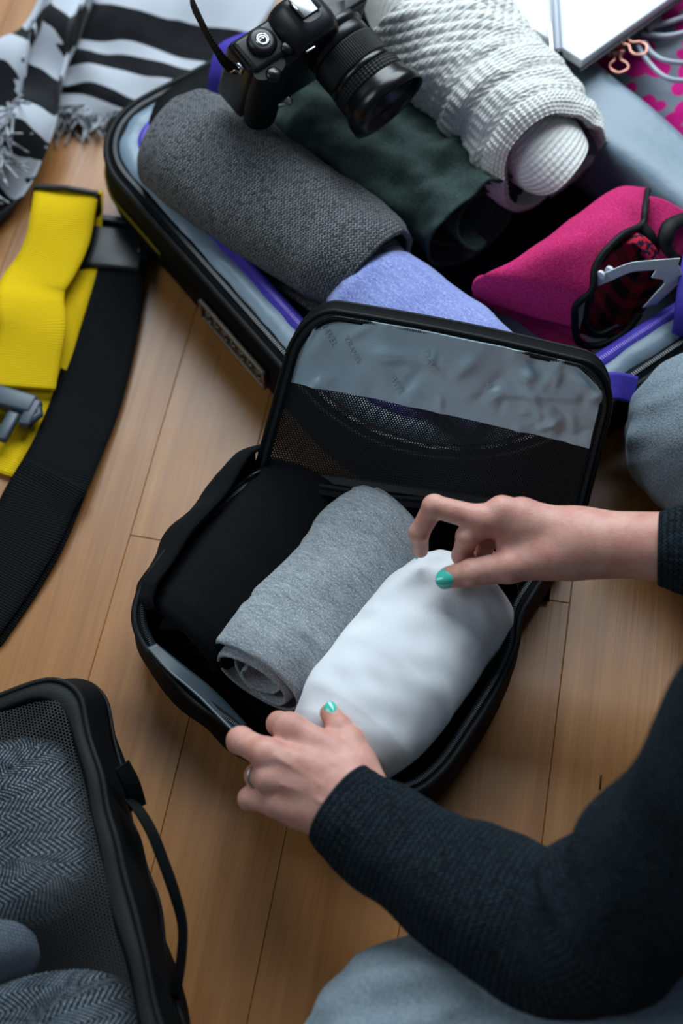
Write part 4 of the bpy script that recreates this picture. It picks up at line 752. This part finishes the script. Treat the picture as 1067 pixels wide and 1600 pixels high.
# ------------------------------------------------------------------ the person: hands at work, arms, torso, crossed legs
m = NT('skin', .46, .4); o_ = m.obj(); n1 = m.noise(o_, 55, 4, .6); n2 = m.noise(o_, 900, 3, .6); vo = m.n('ShaderNodeTexVoronoi', Vector=o_, Scale=950)
x = m.mix(m.ramp(n1, [(.35, (0, 0, 0)), (.7, (1, 1, 1))]), lin(214, 162, 146), lin(196, 134, 120)); m.col(x)
m.b.inputs['Subsurface Weight'].default_value = .35; m.b.inputs['Subsurface Radius'].default_value = (1, .35, .2); m.b.inputs['Subsurface Scale'].default_value = .004
m.bump(m.math('ADD', n2, vo.outputs['Distance']), .00025, .6); M['skin'] = m.m
person = empty('person', (.50, .38, 0), 'person in a dark knit sweater and grey trousers, packing with both hands', 'person')
def hand(fingers, palm, extra, wrist, box, h, wr_=()):
    """fingers: list of [(xyz, r), ...]; palm / extra / wrist: cones; returns surface"""
    G = sdf_grid(*box, h); D = None
    for (a, ra), (c, rc) in palm: d = cone(G, a, c, ra, rc); D = d if D is None else smin(D, d, .009)
    for (a, ra), (c, rc) in extra: D = smin(D, cone(G, a, c, ra, rc), .012)
    for (a, ra), (c, rc) in wrist: D = smin(D, cone(G, a, c, ra, rc), .016)
    out = D
    for f in fingers:
        d = None
        for (a, ra), (c, rc) in zip(f[:-1], f[1:]): e = cone(G, a, c, ra, rc); d = e if d is None else smin(d, e, .0025)
        for (q, r_) in f[1:-1]: d = smin(d, np.linalg.norm(G - np.asarray(q, np.float32), axis=-1) - r_ * 1.03, .002)
        out = np.minimum(out, smin(D, d, .007))
    for (a, c, w_, dep) in wr_:                          # creases: shallow grooves along short lines
        out = out + dep * np.exp(-(cone(G, a, c, 0, 0) / w_) ** 2)
    return surface_nets(out, box[0], h)
def sm(V, F, it=2):
    """Laplacian smoothing of a quad surface"""
    E_ = np.vstack([F[:, [0, 1]], F[:, [1, 2]], F[:, [2, 3]], F[:, [3, 0]]]); cnt = np.bincount(E_.ravel(), minlength=len(V)).astype(float)
    for _ in range(it):
        S_ = np.stack([np.bincount(E_[:, 0], V[E_[:, 1], k], len(V)) + np.bincount(E_[:, 1], V[E_[:, 0], k], len(V)) for k in range(3)], 1); V = V * .5 + S_ / cnt[:, None] * .5
    return V
J = lambda x, y, z, r: (P(x, y, z), r)
# right hand (upper): index bent down, thumb on the white shirt, the other fingers curled behind
R_idx = [J(756, 812, .163, .0102), J(678, 791, .163, .0088), J(655, 832, .142, .0077), J(657, 860, .122, .0062)]
R_mid = [J(784, 798, .167, .0104), J(731, 838, .152, .0090), J(722, 868, .126, .0080), J(744, 882, .108, .0065)]
R_rng = [J(816, 801, .162, .0100), J(762, 842, .136, .0086), J(752, 866, .112, .0076), J(772, 876, .098, .0062)]
R_pin = [J(846, 812, .150, .0090), J(796, 846, .128, .0076), J(790, 866, .108, .0066), J(806, 874, .098, .0055)]
R_thb = [J(860, 872, .150, .0150), J(795, 885, .146, .0128), J(737, 895, .139, .0106), J(702, 902, .133, .0088)]
fore0, fore1 = P(945, 846, .155), P(1062, 856, .168)
Vr, Fr = hand([R_idx, R_mid, R_rng, R_pin, R_thb],
  [(R_idx[0], J(892, 852, .152, .0145)), (R_mid[0], J(898, 840, .156, .0150)), (R_rng[0], J(905, 830, .154, .0145)), (R_pin[0], J(912, 828, .148, .0135)), (J(800, 850, .148, .012), J(890, 862, .146, .016))],
  [(R_thb[0], J(925, 860, .150, .017)), (J(835, 862, .148, .0130), J(880, 866, .148, .015))],
  [(J(905, 843, .153, .0200), (P(1064, 849, .168), .0225)), (J(905, 852, .151, .0200), (P(1064, 863, .166), .0225))],
  (np.min([P(620, 930, .09), P(640, 940, .09), P(640, 760, .09), P(660, 760, .20)], 0) - [.012, .03, .012], np.array([P(1068, 850, .165)[0] + .022, P(850, 760, .12)[1] + .015, .198])), .00125,
  [(P(663, 806, .150), P(682, 812, .150), .0009, .0011), (P(649, 832, .136), P(664, 834, .136), .0008, .0009), (P(728, 884, .150), P(735, 902, .142), .0008, .0009), (P(719, 886, .146), P(722, 902, .14), .0008, .0008)])
Vr = sm(Vr, Fr, 2)
L_idx = [J(452, 1137, .122, .0104), J(436, 1131, .096, .0092), J(446, 1142, .074, .0078), J(456, 1150, .060, .0064)]
L_mid = [J(416, 1178, .125, .0108), J(376, 1157, .107, .0102), J(372, 1160, .080, .0086), J(386, 1164, .060, .0068)]
L_rng = [J(420, 1216, .119, .0100), J(401, 1212, .093, .0088), J(404, 1208, .068, .0078), J(414, 1206, .052, .0064)]
L_pin = [J(434, 1256, .109, .0094), J(391, 1248, .092, .0088), J(394, 1240, .070, .0072), J(408, 1236, .054, .0056)]
L_thb = [J(556, 1200, .108, .0140), J(546, 1160, .113, .0118), J(530, 1137, .113, .0095), J(515, 1114, .111, .0076)]
fl0 = P(545, 1262, .122)
Vl, Fl = hand([L_idx, L_mid, L_rng, L_pin, L_thb],
  [(L_idx[0], J(556, 1196, .118, .0145)), (L_mid[0], J(552, 1222, .122, .0150)), (L_rng[0], J(545, 1246, .120, .0150)), (L_pin[0], J(535, 1272, .113, .0145))],
  [(J(468, 1268, .104, .0125), J(535, 1284, .108, .0165)), (L_thb[0], J(570, 1228, .112, .015)), (J(455, 1175, .110, .011), J(520, 1230, .108, .016))],
  [(J(545, 1240, .118, .018), J(650, 1320, .126, .021)), (J(538, 1262, .114, .018), J(640, 1340, .122, .021))],
  (np.array([P(340, 1160, .09)[0] - .004, P(640, 1350, .11)[1] - .01, .042]), np.array([P(655, 1300, .12)[0] + .012, P(515, 1095, .10)[1] + .012, .150])), .00125,
  [(P(425, 1126, .128), P(442, 1150, .128), .0012, -.0006), (P(431, 1182, .136), P(500, 1225, .138), .0022, -.0011), (P(470, 1150, .136), P(530, 1195, .138), .0022, -.0008), (P(440, 1226, .130), P(505, 1255, .134), .002, -.0008), (P(368, 1147, .118), P(366, 1166, .116), .0007, .0006)])
Vl = sm(Vl, Fl, 2)
# torso, arms, legs and head in one coarser surface (hidden in clothes except the head)
SL, SR, ELB, ELR = np.array([.285, .345, .405]), np.array([.46, .60, .42]), P(905, 1478, .145), np.array([.42, .475, .215])
NK, HD, PV = np.array([.405, .465, .47]), np.array([.355, .515, .615]), np.array([.545, .375, .12])
KL, KR = P(618, 1640, .075), P(1102, 684, .085); HL, HR = np.array([.46, .25, .105]), np.array([.62, .48, .105]); AL, AR = np.array([.40, .34, .045]), np.array([.50, .30, .045])
facing = nrm([-.75, .45, -.48]); hup = nrm(np.cross(np.cross(facing, [0, 0, 1]), facing)); hside = np.cross(facing, hup)
G = sdf_grid((-.06, .04, 0), (.76, .76, .78), .0065)
D = cone(G, PV, (.47, .42, .30), .095, .10)
for a, c, ra, rc, k in (((.47, .42, .30), (.39, .475, .40), .10, .085, .04), (SL, SR, .048, .048, .05), (NK - [0, 0, .03], HD - facing * .02 - [0, 0, .03], .045, .045, .02), (SL, ELB, .042, .033, .02), (ELB, P(585, 1290, .122), .034, .024, .012), (SR, ELR, .042, .034, .02), (ELR, fore1 + [-.005, 0, 0], .034, .024, .012),
                        (HL, KL, .070, .050, .03), (HR, KR, .070, .050, .03), (KL, AL, .045, .032, .015), (KR, AR, .045, .032, .015), (AL, AL + [-.05, .12, -.008], .033, .020, .015), (AR, AR + [-.02, -.12, -.008], .033, .020, .015), (PV, HL, .09, .08, .03), (PV, HR, .09, .08, .03)): D = smin(D, cone(G, a, c, ra, rc), k)
HC = HD + facing * .01
hd = smin(ell(G, HC + hup * .03, hside, facing, hup, .074, .092, .085), ell(G, HC + facing * .03 - hup * .035, hside, facing, hup, .052, .055, .062), .03)
hd = smin(hd, cone(G, HC + facing * .098 - hup * .0, HC + facing * .102 - hup * .024, .007, .011), .012)
for sg in (-1, 1): hd = smin(hd, ell(G, HC + hside * .076 * sg - facing * .005, hside, facing, hup, .008, .017, .028), .006); hd = np.maximum(hd, -(np.linalg.norm(G - (HC + facing * .104 + hside * .032 * sg + hup * .008).astype(np.float32), axis=-1) - .0125))
hd = smin(hd, cone(G, HC + facing * .088 - hup * .052 - hside * .014, HC + facing * .088 - hup * .052 + hside * .014, .007, .007), .006)
D = smin(D, hd, .02)
Vb, Fb = surface_nets(D, (-.06, .04, 0), .0065); Vb = sm(Vb, Fb, 2); Vb[:, 2] = np.maximum(Vb[:, 2], .004)
bm = bmesh.new()
def addsurf(V, F, keep):
    """add a surface, keep the side of it where keep() holds and its largest connected piece; return its open rim"""
    ok = keep(V); par = np.arange(len(V)); F = F[ok[F].all(1)]
    lab = np.arange(len(V))
    for _ in range(400):
        mn = lab[F].min(1); new = lab.copy(); np.minimum.at(new, F.ravel(), np.repeat(mn, 4)); new = new[new]
        if (new == lab).all(): break
        lab = new
    big = np.bincount(lab[F[:, 0]]).argmax(); F = F[lab[F[:, 0]] == big]; used = np.unique(F); mp = {int(v): bm.verts.new(V[v]) for v in used}; fs = [bm.faces.new([mp[int(i)] for i in f]) for f in F]
    return [e for e in {e for f in fs for e in f.edges} if e.is_boundary]
dR = nrm(ELR - P(1045, 857, .166)); cR = P(1064, 857, .168) + dR * .012; dL = nrm(ELB - fl0); cL = P(600, 1302, .1225)
near = lambda E_, c, r_: [e for e in E_ if e.verts[0].co[2] > .03 and (e.verts[0].co - Vector(c)).length < r_]
eR = near(addsurf(Vr, Fr, lambda V: (V - cR) @ dR < 0), cR, .06); eL = near(addsurf(Vl, Fl, lambda V: (V - cL) @ dL < 0), cL, .06)
eB = addsurf(Vb, Fb, lambda V: ~(((V - cR) @ dR < .006) & (np.linalg.norm(V - cR, axis=1) < .09)) & ~(((V - cL) @ dL < .006) & (np.linalg.norm(V - cL, axis=1) < .09)))
for e1, c in ((eR, cR), (eL, cL)):
    try: bmesh.ops.bridge_loops(bm, edges=e1 + near(eB, c, .08))
    except Exception as ex: print('bridge', ex)
bmesh.ops.recalc_face_normals(bm, faces=bm.faces); bm.verts.index_update()
b = MB(); b.add([v.co[:] for v in bm.verts], [[v.index for v in f.verts] for f in bm.faces]); bm.free(); body = b.build('body', M['skin'], person)
for sg in (-1, 1):
    c = HC + facing * .079 + hside * .032 * sg + hup * .008; b = MB(); b.lathe(c, facing, [(.0001, .0125), (.006, .011), (.0105, .006), (.0122, 0), (.009, -.008), (.0001, -.012)], 20); eo = b.build('eye', M['label_white'], person); b = MB(); b.lathe(c, facing, [(.0001, .0128), (.0052, .0116), (.0056, .0108)], 16); b.build('iris', M['gloss_black'], eo)
hr_ = np.minimum(ell(G, HC + hup * .038 - facing * .012, hside, facing, hup, .084, .097, .090), cone(G, HC - facing * .07, HC - facing * .075 - hup * .17, .055, .03)); hr_ = np.maximum(hr_, (G - (HC + facing * .055 + hup * .03).astype(np.float32)) @ nrm(facing * .9 - hup * .45).astype(np.float32)); hr_ = hr_ + Noise(99)(G * [1, 1, .25], .02).astype(np.float32) * .0016
Vh, Fh = surface_nets(hr_, (-.06, .04, 0), .0065); b = MB(); b.add(sm(Vh, Fh, 1), Fh); m = NT('dark_hair', .45, .5); m.col(lin(34, 24, 20)); m.bump(m.noise(m.map(m.obj(), (300, 300, 30)), 1.0, 3), .001); b.build('hair', m.m, person)
# nails
M['nail'] = NT('nail_polish', .18, .6, Coat_Weight=.6).m; M['nail'].node_tree.nodes['Principled BSDF'].inputs['Base Color'].default_value = lin(72, 196, 178)
def nail(c, ax, nor, L_=.0125, W_=.0105, name='painted_nail', mat=None):
    ax = nrm(ax); nor = nrm(nor - ax * (nor @ ax)); sd_ = np.cross(ax, nor); s_ = np.linspace(-1, 1, 19); V = np.zeros((19, 15, 3)); t_ = np.linspace(-1, 1, 15)
    for i, u in enumerate(s_):
        wv = (1 - max(u, 0) ** 3.2 * .98) ** .6 * (1 - .25 * max(-u, 0) ** 4)
        for j, t in enumerate(t_): x_ = t * wv * W_ / 2; V[i, j] = c + ax * (u * L_ / 2) + sd_ * x_ + nor * (-(x_ ** 2) / (W_ * .62) - .0010 * u * u)
    b = MB(); b.grid(V); return b.build(name, mat or M['nail'], person, solid=.0009)
tocam = lambda q: nrm(np.array([0, 0, CH]) - q)
t_ = R_thb[3][0]; ax = nrm(P(690, 906, .131) - R_thb[2][0]); no = nrm(tocam(t_) + np.array([0, -.25, 0])); nail(t_ + ax * .0034 + no * .0098, ax, no, .0150, .0150)
t_ = L_thb[3][0]; ax = nrm(P(511, 1096, .110) - P(530, 1137, .113)); no = nrm(tocam(t_) + np.array([.40, .12, 0])); nail(t_ + ax * .0020 + no * .0094, nrm(ax + no * .12), no, .0150, .0115)
t_ = R_idx[3][0]; nail(t_ + nrm(R_idx[3][0] - R_idx[2][0]) * .004 + np.array([-.0052, .001, .001]), R_idx[3][0] - R_idx[2][0], np.array([-1., .3, .1]), .011, .009)
b = MB(); c = (L_rng[0][0] * .38 + L_rng[1][0] * .62); d = nrm(L_rng[1][0] - L_rng[0][0]); X = nrm(np.cross(d, [0, 1, 0])); Y = np.cross(d, X); b.tube([c + (X * math.cos(a_) + Y * math.sin(a_)) * .0102 for a_ in np.linspace(0, 2 * math.pi, 40, endpoint=False)], .0009, 8, closed=True, up=d); b.build('ring', M['chrome'], person)
# sweater
M['sweater'] = knit('sweater_knit', lin(66, 84, 96), lin(11, 17, 22), .0050, .0046, 1.0, .0036, ns=330)
def sleeve(mb, pts, rads, n=150, k=90, sd=1, amp=.003, elbow=None, flat=1.0):
    q = resamp(np.column_stack([pts, rads]), n); C_, r = q[:, :3], q[:, 3]; T = np.gradient(C_, axis=0); T /= np.linalg.norm(T, axis=1)[:, None]; X = np.cross(T, [0, 0, 1.]); X /= np.linalg.norm(X, axis=1)[:, None]; Y = np.cross(X, T)
    a = np.linspace(0, 2 * math.pi, k + 1); L = np.r_[0, np.cumsum(np.linalg.norm(np.diff(C_, axis=0), axis=1))]
    N_ = np.cos(a)[None, :, None] * X[:, None] + np.sin(a)[None, :, None] * Y[:, None] * flat; V = C_[:, None] + r[:, None, None] * N_
    rib = np.clip((.035 - L) / .006, 0, 1)[:, None] * np.sin(a * 34)[None] * .0007
    d = Noise(sd)(V, .10) * amp + Noise(sd + 1)(V * [1, 1, 1], .035) * amp * .35 + rib
    if elbow is not None:
        for (lc, an, w_, a_) in elbow: d = d + a_ * np.exp(-((L[:, None] - lc - .012 * np.sin(a - an)[None]) / w_) ** 2) * np.clip(np.cos(a - an), 0, 1)[None] ** 1.5
    d = d * np.clip(L / .012, .1, 1)[:, None]; V = V + d[..., None] * N_
    Vi = C_[0] + (r[0] - .0035) * N_[0] + T[0] * .012; V = np.concatenate([(Vi)[None], (C_[0] + (r[0] - .001) * N_[0] - T[0] * .0012)[None], V]); L2 = np.r_[-.014, -.002, L]
    V[:, -1] = V[:, 0]; UV = np.stack(np.broadcast_arrays((a * r.mean())[None], L2[:, None]), -1); mb.grid(V, UV); return V
b = MB()
sleeve(b, PP((531, 1256, .121), (590, 1302, .124), (675, 1360, .130), (775, 1418, .138), (868, 1458, .146), (938, 1452, .165)).tolist() + [P(1010, 1375, .205), P(1104, 1272, .26), (SL + P(1104, 1272, .26)) / 2 + [0, 0, .005], SL],
       [.0340, .0385, .0455, .0510, .0550, .0570, .0560, .0570, .060, .062], 190, 110, 111, .0035, [(.17, 2.9, .008, -.004), (.19, 3.0, .007, .004), (.21, 2.9, .008, -.0045), (.235, 3.0, .008, .004), (.26, 3.1, .009, -.004)])
sleeve(b, [P(1031, 857, .165), P(1062, 858, .168), P(1130, 862, .175), (P(1130, 862, .175) + ELR) / 2 + [.01, 0, 0], ELR, (ELR + SR) / 2 + [.01, 0, .0], SR], [.0285, .031, .036, .042, .048, .053, .060], 150, 90, 117, .003)
G = sdf_grid((.14, .14, .05), (.74, .78, .56), .006)
D = smin(smin(cone(G, PV, (.47, .42, .30), .115, .118), cone(G, (.47, .42, .30), (.39, .475, .39), .118, .095), .04), cone(G, SL, SR, .062, .062), .05)
D = smin(D, cone(G, NK - [0, 0, .06], NK, .075, .056), .03); D = D + (Noise(121)(G, .14) * .005).astype(np.float32)
Vt, Ft = surface_nets(D, (.14, .14, .05), .006); Vt = sm(Vt, Ft, 2); Vt[:, 2] = np.maximum(Vt[:, 2], .008); b.add(Vt, Ft, np.stack([np.arctan2(Vt[:, 1] - .42, Vt[:, 0] - .47) * .12, Vt[:, 2]], 1))
b.build('sweater', M['sweater'], person)
# trousers
M['trousers'] = cloth('grey_sweatpants', lin(142, 154, 161), lin(104, 117, 126), 600, .95, .4, .0006, 40)
G = sdf_grid((-.10, .03, 0), (.78, .78, .26), .0045); D = None
for a, c, ra, rc in ((HL, KL, .086, .062), (HR, KR, .088, .068), (KL, AL, .060, .046), (KR, AR, .060, .046), (PV - [0, 0, .01], HL, .115, .095), (PV - [0, 0, .01], HR, .115, .095)):
    d = cone(G, a, c, ra, rc); D = d if D is None else smin(D, d, .025)
D = D + (Noise(131)(G, .12) * .005 + Noise(132)(G * [1, 2.2, 1], .06) * .0034).astype(np.float32)
for (a, c, w_, dep) in ((P(545, 1578, .135), P(760, 1535, .14), .012, .009), (P(545, 1556, .14), P(740, 1512, .148), .014, -.006), (P(500, 1600, .115), P(560, 1540, .13), .010, .006), (P(700, 1600, .14), P(815, 1565, .145), .006, .005), (P(560, 1500, .12), P(640, 1480, .13), .010, .004)): D = D + (dep * np.exp(-(cone(G, a, c, 0, 0) / w_) ** 2)).astype(np.float32)
Vt, Ft = surface_nets(D, (-.10, .03, 0), .0045); Vt = sm(Vt, Ft, 2); Vt[:, 2] = np.maximum(Vt[:, 2], .002); b = MB(); b.add(Vt, Ft); tr = b.build('trousers', M['trousers'], person)
